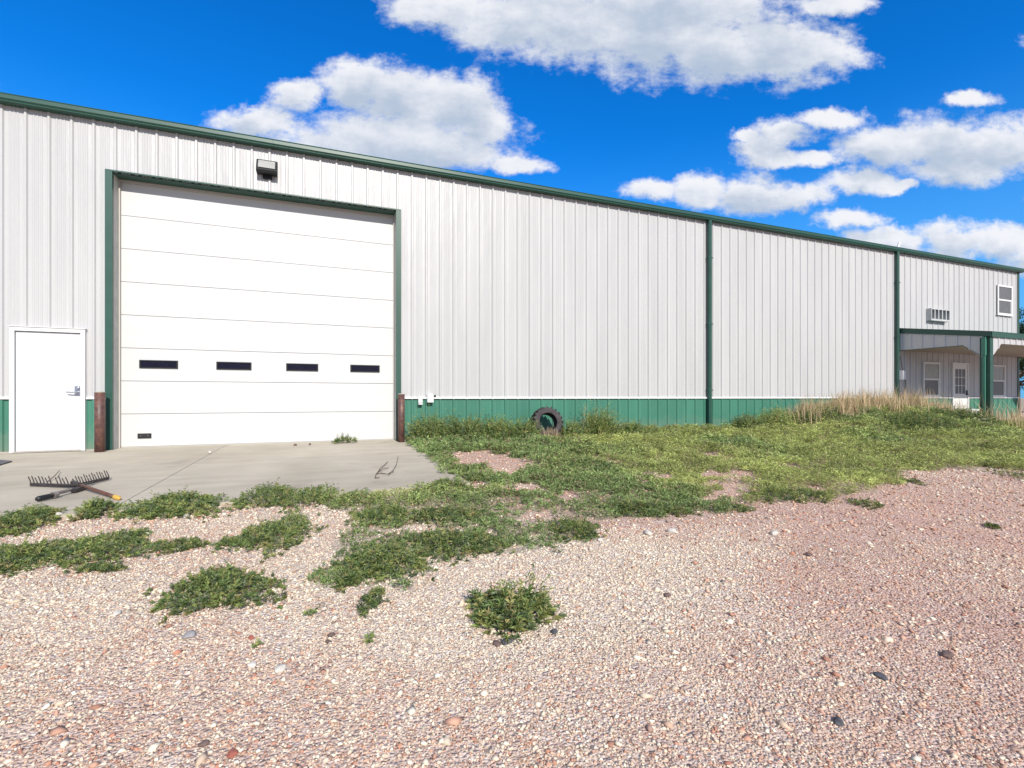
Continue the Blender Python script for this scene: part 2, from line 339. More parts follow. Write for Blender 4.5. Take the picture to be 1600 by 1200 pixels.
def axis(vals):
    out = [vals[0][0]]
    for a, b, s in vals:
        n = max(1, int(round((b-a)/s))); out += [a+(b-a)*(i+1)/n for i in range(n)]
    return np.array(out)
def build_ground():
    xs = axis([(-900,-100,200),(-100,-20,10),(-20,-7,1),(-7,7,.06),(7,20,.12),(20,30,.5),(30,100,7),(100,900,100)])
    ys = axis([(-300,-30,30),(-30,-12,2),(-12,-9.5,.25),(-9.5,-3.5,.06),(-3.5,0,.09),(0,6,1),(6,40,4),(40,1500,120)])
    X, Y = np.meshgrid(xs, ys); Z = terr(X, Y); nx, ny = len(xs), len(ys)
    far = (np.abs(X) > 60) | (Y > 20); Z = np.where(far, -.2, Z)
    co = np.stack([X, Y, Z], -1).reshape(-1, 3)
    i = np.arange(nx*ny).reshape(ny, nx)
    q = np.stack([i[:-1,:-1], i[:-1,1:], i[1:,1:], i[1:,:-1]], -1).reshape(-1, 4)
    me = mesh_np('ground', co, q)
    me.polygons.foreach_set('use_smooth', np.ones(len(me.polygons), bool))
    x, y = co[:,0], co[:,1]
    g = green_mask(x, y).astype(float)
    g = np.where((np.abs(x) > 45) | (y > 22), 1, g)
    col = np.zeros((len(co), 4)); col[:,0] = pinkness(x, y); col[:,1] = g; col[:,3] = 1
    a = me.color_attributes.new('zone', 'FLOAT_COLOR', 'POINT'); a.data.foreach_set('color', col.ravel().astype(np.float32))
    me.materials.append(ground_mat())
    o = bpy.data.objects.new('ground', me); COL.objects.link(o); tag(o, kind='structure')
def mesh_np(name, co, faces):
    me = bpy.data.meshes.new(name); n = len(faces); k = faces.shape[1]
    me.vertices.add(len(co)); me.vertices.foreach_set('co', np.asarray(co, np.float32).ravel())
    me.loops.add(n*k); me.loops.foreach_set('vertex_index', faces.ravel().astype(np.int32))
    me.polygons.add(n); me.polygons.foreach_set('loop_start', (np.arange(n)*k).astype(np.int32))
    me.update(calc_edges=True); return me
WP = [(lambda p: (p.x, p.y))(ground_pt(*q)) for q in ((960,870),(840,900),(1080,880),(760,960),(300,900),(120,960),(430,840))]
def pinkness(x, y):
    """0 = pale cream stone, 1 = pink-red fines"""
    # wheel tracks of pink fines run to the right, pale crushed stone lies in the middle
    base = .30+.45*sstep(.7, 3.2, x+.35*(y+7)) + .12*sstep(-8.4, -9.4, y)
    for cx, cy in WP[:4]: base = base-.42*np.exp(-((x-cx)/.75)**2-((y-cy)/.6)**2)
    base = base+.35*fbm(x, y, .8, 41)+.2*fbm(x, y, 3, 42)
    base = np.where(y > -4, .75, base)
    return np.clip(base, 0, 1)
def ground_mat():
    m = mat('gravel_ground', (.4,.3,.25), .95); N, L, b = nodes(m); b.inputs['Specular IOR Level'].default_value = .2
    at = N.new('ShaderNodeAttribute'); at.attribute_name = 'zone'; sp = N.new('ShaderNodeSeparateColor'); L.new(at.outputs['Color'], sp.inputs[0])
    tc = N.new('ShaderNodeTexCoord')
    nz = N.new('ShaderNodeTexNoise'); nz.inputs['Scale'].default_value = 30; nz.inputs['Detail'].default_value = 3; L.new(tc.outputs['Object'], nz.inputs['Vector'])
    wv = N.new('ShaderNodeVectorMath'); wv.operation = 'MULTIPLY_ADD'; wv.inputs[1].default_value = (.012,)*3; L.new(nz.outputs['Color'], wv.inputs[0]); L.new(tc.outputs['Object'], wv.inputs[2])
    def vor(s):
        v = N.new('ShaderNodeTexVoronoi'); v.inputs['Scale'].default_value = s; v.inputs['Randomness'].default_value = 1; L.new(wv.outputs[0], v.inputs['Vector']); return v
    v1 = vor(75); v2 = vor(38)
    def ramp(stops, src):
        r = N.new('ShaderNodeValToRGB'); r.color_ramp.interpolation = 'CONSTANT'; e = r.color_ramp.elements
        e[0].position = stops[0][0]; e[0].color = (*stops[0][1], 1); e[1].position = stops[1][0]; e[1].color = (*stops[1][1], 1)
        for p, c in stops[2:]: e.new(p).color = (*c, 1)
        L.new(src, r.inputs[0]); return r
    s1 = N.new('ShaderNodeSeparateColor'); L.new(v1.outputs['Color'], s1.inputs[0])
    pale = ramp([(0,(.60,.53,.46)),(.3,(.70,.63,.55)),(.5,(.50,.38,.32)),(.68,(.62,.50,.43)),(.82,(.36,.26,.22)),(.93,(.78,.73,.66)),(.97,(.20,.17,.16))], s1.outputs[0])
    pink = ramp([(0,(.48,.30,.245)),(.3,(.54,.36,.295)),(.5,(.38,.215,.17)),(.68,(.57,.43,.36)),(.82,(.33,.18,.15)),(.92,(.70,.60,.53)),(.97,(.20,.14,.13))], s1.outputs[0])
    mx = N.new('ShaderNodeMix'); mx.data_type = 'RGBA'; L.new(sp.outputs[0], mx.inputs[0]); L.new(pale.outputs[0], mx.inputs[6]); L.new(pink.outputs[0], mx.inputs[7])
    # fines between stones
    fi = N.new('ShaderNodeMix'); fi.data_type = 'RGBA'; fi.inputs[6].default_value = (.58,.465,.355,1); fi.inputs[7].default_value = (.54,.345,.255,1); L.new(sp.outputs[0], fi.inputs[0])
    big = N.new('ShaderNodeTexNoise'); big.inputs['Scale'].default_value = 5; big.inputs['Detail'].default_value = 8; big.inputs['Roughness'].default_value = .7; L.new(tc.outputs['Object'], big.inputs['Vector'])
    fm = N.new('ShaderNodeMapRange'); fm.inputs['From Min'].default_value = .42; fm.inputs['From Max'].default_value = .62; fm.inputs['To Min'].default_value = .1; fm.inputs['To Max'].default_value = .75; L.new(big.outputs['Fac'], fm.inputs['Value'])
    m2 = N.new('ShaderNodeMix'); m2.data_type = 'RGBA'; L.new(fm.outputs[0], m2.inputs[0]); L.new(mx.outputs[2], m2.inputs[6]); L.new(fi.outputs[2], m2.inputs[7])
    # soil and litter among the weeds
    gr = N.new('ShaderNodeTexNoise'); gr.inputs['Scale'].default_value = 22; gr.inputs['Detail'].default_value = 6; L.new(tc.outputs['Object'], gr.inputs['Vector'])
    gc = N.new('ShaderNodeValToRGB'); e = gc.color_ramp.elements; e[0].position = .35; e[0].color = (.20,.20,.09,1); e[1].position = .65; e[1].color = (.42,.33,.23,1); L.new(gr.outputs['Fac'], gc.inputs[0])
    gf = N.new('ShaderNodeMath'); gf.operation = 'MULTIPLY'; gf.inputs[1].default_value = .5; L.new(sp.outputs[1], gf.inputs[0])
    m3 = N.new('ShaderNodeMix'); m3.data_type = 'RGBA'; L.new(gf.outputs[0], m3.inputs[0]); L.new(m2.outputs[2], m3.inputs[6]); L.new(gc.outputs[0], m3.inputs[7])
    L.new(m3.outputs[2], b.inputs['Base Color'])
    ad = N.new('ShaderNodeMath'); ad.operation = 'MULTIPLY_ADD'; ad.inputs[1].default_value = .6; L.new(v2.outputs['Distance'], ad.inputs[0]); L.new(v1.outputs['Distance'], ad.inputs[2])
    bp = N.new('ShaderNodeBump'); bp.invert = True; bp.inputs['Strength'].default_value = .9; bp.inputs['Distance'].default_value = .012
    L.new(ad.outputs[0], bp.inputs['Height']); L.new(bp.outputs[0], b.inputs['Normal'])
    return m
build_ground()

# ---- loose gravel: real stones lying on the ground
OCT = np.array([(1,0,0),(-1,0,0),(0,1,0),(0,-1,0),(0,0,1),(0,0,-1)], float)
OF = np.array([(0,2,4),(2,1,4),(1,3,4),(3,0,4),(2,0,5),(1,2,5),(3,1,5),(0,3,5)])
def to_px(x, y, z):
    dx, dy, dz = x, y+DW, z-CZ; Xc = dx*CP-dy*SP; Zc = dx*SP+dy*CP
    Zc = np.where(Zc > .05, Zc, .05)
    return 800+F*Xc/Zc, 621-F*dz/Zc, Zc
def attr_mat(name, rough=.9, transl=0, spec=.3):
    m = mat(name, (.5,.5,.5), rough, 0, spec); N, L, b = nodes(m)
    a = N.new('ShaderNodeAttribute'); a.attribute_name = 'tint'; L.new(a.outputs['Color'], b.inputs['Base Color'])
    if transl:
        t = N.new('ShaderNodeBsdfTranslucent'); L.new(a.outputs['Color'], t.inputs[0]); mx = N.new('ShaderNodeMixShader'); mx.inputs[0].default_value = transl
        out = [n for n in N if n.type == 'OUTPUT_MATERIAL'][0]; L.new(b.outputs[0], mx.inputs[1]); L.new(t.outputs[0], mx.inputs[2]); L.new(mx.outputs[0], out.inputs[0])
    return m
M['stones'] = attr_mat('loose_stone'); M['leaf'] = attr_mat('leaf', .5, .38); M['straw'] = attr_mat('straw', .7, .2)
PALE = np.array([(.66,.60,.53),(.74,.69,.62),(.58,.47,.40),(.70,.60,.52),(.50,.36,.30),(.80,.77,.71),(.36,.31,.29),(.55,.50,.45),(.47,.28,.22)])
PINK = np.array([(.58,.42,.35),(.52,.34,.28),(.62,.48,.41),(.44,.26,.21),(.66,.57,.50),(.74,.68,.61),(.30,.23,.22),(.40,.30,.28),(.46,.24,.19)])
PALE *= np.array([1.05,.99,.86]); PINK *= np.array([1.03,.90,.76])
PW = np.array([.2,.17,.15,.16,.09,.09,.035,.075,.03])
def stones_obj(name, x, y, s, cols, sink=.35):
    n = len(x); base = OCT[None]*(1+rng.uniform(-.32,.32,(n,6,1)))+rng.uniform(-.22,.22,(n,6,3))
    sc = s[:,None]*np.stack([rng.uniform(.8,1.35,n), rng.uniform(.65,1.1,n), rng.uniform(.32,.6,n)], -1)
    v = base*sc[:,None,:]; a = rng.uniform(0, 2*np.pi, n); c, sn = np.cos(a)[:,None], np.sin(a)[:,None]
    tl = rng.uniform(-.35,.35,(n,1))
    vx, vz = v[...,0]*np.cos(tl)-v[...,2]*np.sin(tl), v[...,0]*np.sin(tl)+v[...,2]*np.cos(tl)
    X = vx*c-v[...,1]*sn+x[:,None]; Y = vx*sn+v[...,1]*c+y[:,None]
    Z = vz+(terr(x, y)+s*sink*.6)[:,None]
    co = np.stack([X, Y, Z], -1).reshape(-1, 3)
    f = (OF[None]+(np.arange(n)*6)[:,None,None]).reshape(-1, 3)
    me = mesh_np(name, co, f)
    cc = np.concatenate([np.repeat(cols, 6, 0), np.ones((n*6,1))], 1)
    at = me.color_attributes.new('tint', 'FLOAT_COLOR', 'POINT'); at.data.foreach_set('color', cc.ravel().astype(np.float32))
    me.materials.append(M['stones']); o = bpy.data.objects.new(name, me); COL.objects.link(o); return o
def build_gravel():
    XS = []; 
    for (zn, zf, dens, s0) in ((1.2,2.6,9000,.0055),(2.6,4.2,4800,.0070),(4.2,7.0,1900,.0100),(7.0,12.0,480,.0145)):
        # ring of ground between the two camera depths, in view (plus a margin)
        area = (zf**2-zn**2)*1.2; n = int(area*dens)
        zc = np.sqrt(rng.uniform(zn**2, zf**2, n)); xc = rng.uniform(-1.18, 1.18, n)*zc
        x = xc*CP+zc*SP; y = -xc*SP+zc*CP-DW
        keep = (y < -.3) & ~((x < 1.6) & (y > -5.02))
        g = green_mask(x, y); keep &= ~(g & (rng.uniform(0,1,n) > .22))
        pk = pinkness(x, y); keep &= rng.uniform(0,1,n) > .80*pk**1.3
        keep &= fbm(x, y, 3.0, 77) < .55+.4*rng.uniform(0,1,n)
        x, y, pk = x[keep], y[keep], pk[keep]; s = s0*np.exp(rng.normal(0, .38, len(x))); s = np.where(rng.uniform(0,1,len(x)) < .006, s*2.3, s)
        XS.append((x, y, s, pk))
    x, y, s, pk = [np.concatenate(q) for q in zip(*XS)]
    n = len(x); ip = rng.choice(9, n, p=PW/PW.sum()); isp = rng.uniform(0,1,n) < pk
    cols = np.where(isp[:,None], PINK[ip], PALE[ip])*rng.uniform(.76,1.14,(n,1))
    o = stones_obj('gravel', x, y, np.minimum(s, .03), np.clip(cols, 0, .85)); tag(o, 'loose pale and pink crushed gravel spread over the yard', 'gravel', kind='stuff')
    print('stones', n)
build_gravel()

# ------------------------------------------------------------------ slab
def build_slab():
    J = -1.85; g = .0042
    fr = lambda x: -5.12+.055*(x+2.2)                        # front edge, a little out of square
    def piece(x0, x1, jag=False):
        b = MB(); n = max(2, int((x1-x0)/.25)); top = []; 
        xs = [x0+(x1-x0)*i/n for i in range(n+1)]
        for xa, xb in zip(xs[:-1], xs[1:]):
            ya, yb = fr(xa), fr(xb)
            b.quad((xa,ya,slab_z(ya)), (xb,yb,slab_z(yb)), (xb,.30,.0), (xa,.30,.0))
            b.quad((xa,ya,-.4), (xb,yb,-.4), (xb,yb,slab_z(yb)), (xa,ya,slab_z(ya)))
        for X in (x0, x1):
            b.quad((X,fr(X),-.4), (X,fr(X),slab_z(fr(X))), (X,.30,0), (X,.30,-.4))
        return b
    b = piece(-12, J-g); c = piece(J+g, 1.56)
    off = len(b.v); b.v += c.v; b.f += [tuple(i+off for i in f) for f in c.f]; b.m += c.m
    o = b.build('concrete_pavement', M['conc']); tag(o, kind='structure')
    b = MB(); b.box(J-g-.001, J+g+.001, -5.1, -.0, -.4, -.118); 
    b = MB(); b.quad((J-g,-5.1,-.122),(J+g,-5.1,-.122),(J+g,-.1,-.022),(J-g,-.1,-.022))
    o = b.build('pavement_joint', mat('joint_dirt', (.05,.04,.03), .9)); tag(o, kind='structure')
build_slab()

# ------------------------------------------------------------------ building
BU = thing('steel_building', (5, 0, 0), 'long white ribbed metal building with green wainscot, gutter and downspouts', 'building')
P = .3048; PH = 3.499
DX0, DX1, DT = -3.545, 1.33, 4.86           # overhead door opening
XL, XR = -13.0, 24.97; ZE = 5.78
def prof(x0, x1):
    pts = []
    k0 = int(math.floor((x0-PH)/P))-1; k1 = int(math.ceil((x1-PH)/P))+1
    for k in range(k0, k1):
        c = PH+k*P
        pts += [(c-.030,0),(c-.014,-.027),(c+.014,-.027),(c+.030,0)]
        for m_ in (.335,.5,.665):
            q = c+m_*P; pts += [(q-.018,0),(q-.007,-.0075),(q+.007,-.0075),(q+.018,0)]
    out = []
    def yat(X):
        for (a,ya),(b_,yb) in zip(pts[:-1], pts[1:]):
            if a <= X <= b_: return ya+(yb-ya)*(X-a)/max(b_-a,1e-9)
        return 0
    out = [(x0, yat(x0))]+[p for p in pts if x0 < p[0] < x1]+[(x1, yat(x1))]
    return out
def ribbed(b, x0, x1, z0, z1, y=0, zf=None):
    pr = prof(x0, x1)
    for (xa,ya),(xb,yb) in zip(pr[:-1], pr[1:]):
        za, zb = (z0, z0) if zf is None else (zf(xa), zf(xb))
        b.quad((xa,ya+y,za),(xb,yb+y,zb),(xb,yb+y,z1),(xa,ya+y,z1))
b = MB(); ribbed(b, XL, DX0-.09, .905, ZE); ribbed(b, DX0-.09, DX1+.09, DT+.01, ZE); ribbed(b, DX1+.09, XR, .905, ZE)
wall = b.build('wall_panels', M['panel'], BU)
b = MB(); ribbed(b, XL, DX0-.09, .02, .90); ribbed(b, DX1+.09, XR, .02, .90); b.build('wainscot', M['green'], BU)
b = MB()
for a, c in ((XL, -4.92), (-3.91, DX0-.09), (DX1+.09, XR)):
    b.prism([(-.045,.885),(-.045,.905),(-.031,.925),(.01,.925),(.01,.905),(-.028,.903),(-.038,.885)], 'x', a, c)
b.build('white_ledge_trim', M['white'], BU)
b = MB(); b.box(XL, DX0-.1, -.035, .02, -.25, .02); b.box(DX1+.1, XR, -.035, .02, -.25, .02); b.box(DX0-.1, DX1+.1, .3, .6, -.3, -.001); b.build('footing', M['found'], BU)
b = MB(); b.quad((XR,0,-.1),(XR,16,-.1),(XR,16,5.9),(XR,8,6.55),(XR,0,5.78)); b.quad((XL,0,-.1),(XL,16,-.1),(XL,16,5.9),(XL,8,6.55),(XL,0,5.78)); b.quad((XL,16,-.1),(XR,16,-.1),(XR,16,5.9),(XL,16,5.9))
b.build('end_walls', M['panel'], BU)
b = MB(); b.quad((XL,-.02,5.865),(XR+.1,-.02,5.865),(XR+.1,8,6.5),(XL,8,6.5)); b.quad((XL,8,6.5),(XR+.1,8,6.5),(XR+.1,16.1,5.86),(XL,16.1,5.86)); b.build('roof', M['roof'], BU)
# gutter with a rolled lip and a stepped face
b = MB(); gp = [(.0,5.87),(-.155,5.875),(-.165,5.862),(-.158,5.85),(-.158,5.79),(-.135,5.765),(-.142,5.748),(-.13,5.738),(0.0,5.738)]
for xa, xb in ((XL,-1.0),(-.997,5.1),(5.103,11.2),(11.203,17.3),(17.303,XR+.1)): b.prism(gp, 'x', xa, xb)
b.build('gutter', M['gtrim'], BU)
# corner trim
b = MB(); b.box(XR-.10, XR+.012, -.04, .1, 0, 5.737); b.build('corner_trim', M['gtrim'], BU)
for X in (9.70, 17.60):
    b = MB(); y0, y1 = -.135, -.05; w = .052
    b.prism([(X-w,y0+.015),(X-w+.015,y0),(X-.01,y0),(X,y0+.008),(X+.01,y0),(X+w-.015,y0),(X+w,y0+.015),(X+w,y1),(X-w,y1)], 'z', .12, 5.737)
    for z in (1.1, 2.9, 4.7): b.box(X-w-.03, X+w+.03, y0-.003, y0-.001, z, z+.03); b.box(X-w-.03, X-w-.001, y1, -.03, z, z+.03)
    b.build('downspout', M['gtrim'], BU)
# overhead door surround
b = MB()
b.box(DX0-.105, DX0, -.042, .02, 0, DT+.02); b.box(DX1, DX1+.105, -.042, .02, 0, DT+.02); b.box(DX0-.105, DX1+.105, -.044, .02, DT+.021, DT+.045)
b.box(DX0, DX1, .0, .26, DT, DT+.02)
b.build('door_surround', M['gtrim'], BU)
for a_ in (DX0-.06, DX1): b = MB(); b.box(a_, a_+.06, .021, .30, 0, DT-.001); b.build('door_jamb', M['reveal'], BU)
b = MB(); b.box(DX0+.001, DX0+.022, .235, .265, 0, DT-.045); b.box(DX1-.022, DX1-.001, .235, .265, 0, DT-.045); b.box(DX0+.001, DX1-.001, .235, .265, DT-.044, DT-.002); b.build('weather_seal', M['beige'], BU)
# overhead door
b = MB(); n = 8; z0 = .012; zh = (4.83-z0)/n
for i in range(n):
    za, zb = z0+i*zh+.0045, z0+(i+1)*zh-.0045; ya = .282
    for k in range(3):                                       # each section carries faint pressed bands
        a = za+(zb-za)*k/3; c = za+(zb-za)*(k+1)/3
        b.prism([(ya,a),(ya-.0,a+.0015),(ya,c-.0015),(ya+.004,c),(ya+.05,c),(ya+.05,a)] if False else [(ya,a),(ya,c),(ya+.05,c),(ya+.05,a)], 'x', DX0+.02, DX1-.02)
OD = b.build('overhead_door', M['door'], BU)
b = MB(); b.box(DX0+.02, DX1-.02, .31, .33, 0, 4.84); b.build('door_backing', mat('section_gap', (.34,.335,.33), .9), OD)
b = MB(); b.box(DX0+.02, DX1-.02, .279, .31, -.002, .012); b.build('bottom_seal', M['beige'], OD)
for px in (248.5, 366, 472.5, 570.5):
    d = ray(px, 573); t = (DW+.28)/d.y; X = d.x*t; Z = 1.53; w, h = .30, .075
    b = MB(); yf = .262
    b.box(X-w,X+w,yf,.2815,Z+h-.018,Z+h); b.box(X-w,X+w,yf,.2815,Z-h,Z-h+.018); b.box(X-w,X-w+.022,yf,.2815,Z-h+.018,Z+h-.018); b.box(X+w-.022,X+w,yf,.2815,Z-h+.018,Z+h-.018)
    b.box(X-w+.022,X+w-.022,.272,.28,Z-h+.018,Z+h-.018, mi=1)
    b.build('door_window', [M['dframe'], M['glass']], OD)
d = ray(226, 681); t = (DW+.28)/d.y; X = d.x*t; Z = CZ+d.z*t
b = MB(); b.box(X-.105,X+.105,.266,.2815,Z-.045,Z+.045); b.box(X-.05,X+.05,.258,.266,Z-.02,Z+.01,mi=0); b.box(X-.06,X-.045,.262,.2659,Z-.004,Z+.01,mi=1); b.box(X+.045,X+.06,.262,.2659,Z-.004,Z+.01,mi=1)
b.build('lift_handle', [M['black'], M['chrome']], OD, bevel=.004)

# entry door
x0, x1, zt = -4.915, -3.915, 2.085
ED = MB(); ED.box(x0+.07, x1-.07, -.032, .0, .015, zt-.075); ED = ED.build('door', M['mandoor'], BU, bevel=.003)
b = MB(); b.box(x0,x0+.065,-.07,.0,0,zt-.066); b.box(x1-.065,x1,-.07,.0,0,zt-.066); b.box(x0,x1,-.07,.0,zt-.065,zt); b.box(x0-.01,x1+.01,-.085,-.0,zt+.001,zt+.012)
b.build('door_frame', M['white'], ED, bevel=.003)
b = MB(); b.box(x0+.05,x1-.05,-.09,.0,-.0,.013); b.build('threshold', M['found'], ED)
d = ray(121, 611); t = (DW-.04)/d.y; X = d.x*t; Z = CZ+d.z*t
b = MB(); b.box(X-.035,X+.045,-.05,-.033,Z-.075,Z+.085); b.tube([(X+.012,-.05,Z-.02),(X+.012,-.105,Z-.02)], .013, 10); b.tube([(X+.02,-.105,Z-.02),(X-.06,-.108,Z-.022),(X-.13,-.10,Z-.018)], [.012,.010,.009], 8)
b.lathe([(.0,0),(.03,0),(.026,.02),(.0,.02)], 16, Matrix.Translation((X+.005,-.05,Z+.045)) @ Matrix.Rotation(R(90),4,'X'), close=False)
b.build('door_handle', M['chrome'], ED)

# sash windows
def sash(x0, x1, z0, z1, name='window', yb=-.03):
    w = x1-x0; fr = .065
    f = MB(); f.box(x0,x0+fr,yb-.035,yb,z0,z1); f.box(x1-fr,x1,yb-.035,yb,z0,z1); f.box(x0+fr,x1-fr,yb-.035,yb,z1-fr,z1); f.box(x0+fr,x1-fr,yb-.035,yb,z0,z0+fr)
    zm = (z0+z1)/2; f.box(x0+fr,x1-fr,yb-.028,yb-.004,zm-.03,zm+.03)
    # lower sash stiles
    f.box(x0+fr,x0+fr+.03,yb-.02,yb-.004,z0+fr,zm-.03); f.box(x1-fr-.03,x1-fr,yb-.02,yb-.004,z0+fr,zm-.03)
    o = f.build(name, M['white'], BU, bevel=.003)
    s = MB(); s.box(x0-.03,x1+.03,yb-.05,yb+.0,z0-.03,z0-.001); s.build('sill', M['white'], o)
    a = MB(); a.box(x0+fr,x1-fr,yb-.012,yb-.006,zm+.03,z1-fr); a.build('upper_pane', M['screen'] if z0 > 3 else M['blind'], o)
    a = MB(); a.box(x0+fr+.03,x1-fr-.03,yb-.010,yb-.006,z0+fr,zm-.03); a.build('lower_pane', M['screen'], o)
    return o
sash(19.03, 19.97, .945, 2.14); sash(23.04, 23.98, .945, 2.14); sash(23.48, 24.46, 4.04, 5.16)
# porch door with nine lights
x0, x1, z0, zt = 20.67, 21.65, .15, 2.16
b = MB(); dx0, dx1 = x0+.06, x1-.06; y0, y1 = -.045, -.005
wx0, wx1, wz0, wz1 = dx0+.13, dx1-.13, 1.05, 1.93
b.box(dx0,wx0,y0,y1,z0,zt-.06); b.box(wx1,dx1,y0,y1,z0,zt-.06); b.box(wx0,wx1,y0,y1,z0,wz0); b.box(wx0,wx1,y0,y1,wz1,zt-.06)
for k in (1,2):
    xx = wx0+(wx1-wx0)*k/3; b.box(xx-.011,xx+.011,y0+.004,y1,wz0,wz1)
    zz = wz0+(wz1-wz0)*k/3; b.box(wx0,wx1,y0+.003,y1,zz-.011,zz+.011)
b.box(dx0+.13,dx0+.36,y0-.006,y0,z0+.15,z0+.72); b.box(dx1-.36,dx1-.13,y0-.006,y0,z0+.15,z0+.72)
PD = b.build('porch_door', M['white'], BU)
b = MB(); b.box(wx0,wx1,-.028,-.02,wz0,wz1); b.build('door_lights', M['screen'], PD)
b = MB(); b.box(x0,x0+.058,-.07,0,.13,zt); b.box(x1-.058,x1,-.07,0,.13,zt); b.box(x0+.058,x1-.058,-.07,0,zt-.058,zt); b.build('door_frame', M['white'], PD)
b = MB(); b.box(dx1-.10,dx1-.03,-.066,-.046,1.0,1.17); b.tube([(dx1-.065,-.06,1.03),(dx1-.065,-.11,1.03),(dx1-.15,-.11,1.03)], .012, 8); b.build('door_handle', M['black'], PD)

# porch
PU0, PU1, PY = 17.72, 25.12, -2.42
ZW, ZO = 3.235, 2.82; zs = lambda y: ZW+(ZO-ZW)*(y/PY)
b = MB()
b.prism([(0,ZW),(PY-.06,zs(PY-.06)),(PY-.06,zs(PY-.06)-.03),(0,ZW-.03)], 'x', PU0-.04, PU1+.04); b.build('porch_roof', M['gtrim'], BU)
b = MB(); b.prism([(-.03,ZW-.031),(PY-.03,zs(PY-.03)-.031),(PY-.03,zs(PY)-.16),(-.03,ZW-.18)], 'x', PU0-.035, PU0-.011)
b.box(PU0-.01, PU1+.03, PY-.055, PY-.012, ZO-.17, ZO-.026)
b.build('porch_eave_trim', M['gtrim'], BU)
# ribbed side and front skirts with clipped corners
def skirt_side(X, name, sgn):
    b = MB(); lo = lambda y: 2.475 if y > -1.785 else 2.475-(-1.785-y)*(.345/.395)
    ys = [0.0]; k = 0
    step = .3048; y = -.07
    pts = [(-.001,0)]
    yy = -.12
    while yy > PY+.1:
        pts += [(yy+.03,0),(yy+.014,-.022),(yy-.014,-.022),(yy-.03,0)]; yy -= step
    pts += [(-1.785,0),(PY+.20,0)]; pts = sorted(set(pts), key=lambda q: -q[0])
    for (a, da), (c, dc) in zip(pts[:-1], pts[1:]):
        b.quad((X+sgn*da,a,lo(a)),(X+sgn*dc,c,lo(c)),(X+sgn*dc,c,zs(c)-.16),(X+sgn*da,a,zs(a)-.16))
    # thickness: inner sheet
    for a, c in ((0,-1.785),(-1.785,PY+.20)):
        b.quad((X+sgn*.03,a,lo(a)),(X+sgn*.03,c,lo(c)),(X+sgn*.03,c,zs(c)-.1),(X+sgn*.03,a,zs(a)-.1))
    o = b.build(name, M['panel'], BU, fix=False)
    e = MB()
    e.prism([(0,2.463),(-1.79,2.463),(PY+.20,2.125),(PY+.20,2.14),(-1.787,2.478),(0,2.478)], 'x', X-.006, X+.036); e.build('skirt_edge', M['gtrim'], o)
skirt_side(PU0, 'porch_skirt', 1); skirt_side(PU1-.04, 'porch_skirt', 1)
b = MB(); fx0, fx1 = PU0+.16, PU1-.16
lo = lambda x: 2.475-max(0, (fx0+.40-x)/.40)*.345-max(0, (x-fx1+.40)/.40)*.345
xs = [fx0]; 
pr = [p for p in prof(fx0, fx1)]+[(fx0+.40,0),(fx1-.40,0)]; pr = sorted(set(pr))
for (xa,ya),(xb,yb) in zip(pr[:-1], pr[1:]): b.quad((xa,PY+ya,lo(xa)),(xb,PY+yb,lo(xb)),(xb,PY+yb,ZO-.17),(xa,PY+ya,ZO-.17))
for a, c in ((fx0,fx0+.4),(fx0+.4,fx1-.4),(fx1-.4,fx1)): b.quad((a,PY+.03,lo(a)),(c,PY+.03,lo(c)),(c,PY+.03,ZO-.1),(a,PY+.03,ZO-.1))
b.build('porch_skirt', M['panel'], BU, fix=False)
b = MB(); b.box(PU0+.04, PU1-.06, PY+.04, -.02, 2.48, 2.49); b.build('porch_soffit', M['soffit'], BU)
for X in (PU0, PU1-.15):
    b = MB(); b.box(X, X+.15, PY-.008, PY+.235, .1, ZO-.17); b.box(X-.012, X+.162, PY-.02, PY+.247, .1, .24); b.build('porch_post', M['gtrim'], BU, bevel=.006)
b = MB(); X = PU0-.045; Y = PY+.12
b.box(X-.035, X+.035, Y-.05, Y+.05, 2.13, 2.66); b.box(X-.02, X+.03, Y-.035, Y+.035, .2, 2.129); b.build('porch_downspout', M['green'], BU)
b = MB(); b.box(PU0-.1, PU1+.1, PY-.15, -.036, -.3, .13); b.build('porch_slab', M['found'], BU, bevel=.015)

# ------------------------------------------------------------------ things on the wall
# floodlight
L0 = thing('wall_light', (-1.11, 0, 5.2), 'black framed floodlight with pale lens above the white overhead door', 'wall light')
b = MB(); x0, x1 = -1.29, -.93; zt, zb = 5.475, 5.235
b.prism([(-.03,zt),(-.10,zt),(-.19,zb+.02),(-.17,zb-.03),(-.03,zb-.03)], 'x', x0, x1); b.build('housing', M['dframe'], L0, bevel=.006)
n_ = Vector((0, -(zt-zb-.02), -.09)).normalized()
def fp(x, t, o): # point on the tilted face
    p = Vector((x, -.10+(-.09)*t, zt+(zb+.02-zt)*t)); nn = Vector((0,-1,.40)).normalized()*-1; nn = Vector((0,-.93,.36)).normalized()
    return p+Vector((0,-.94,-.34)).normalized()*0+Vector((0,-.93,.35))*o
b = MB(); q = [fp(x0+.035,.14,.004), fp(x1-.035,.14,.004), fp(x1-.035,.86,.004), fp(x0+.035,.86,.004)]
b.quad(*q); q2 = [fp(x0+.035,.14,.012), fp(x1-.035,.14,.012), fp(x1-.035,.86,.012), fp(x0+.035,.86,.012)]; b.quad(*q2)
for i in range(4): b.quad(q[i], q[(i+1)%4], q2[(i+1)%4], q2[i])
b.build('lens', M['lens'], L0)
b = MB(); b.box(-1.19,-1.03,-.06,-.0,5.14,5.204); b.build('junction_box', M['dframe'], L0)
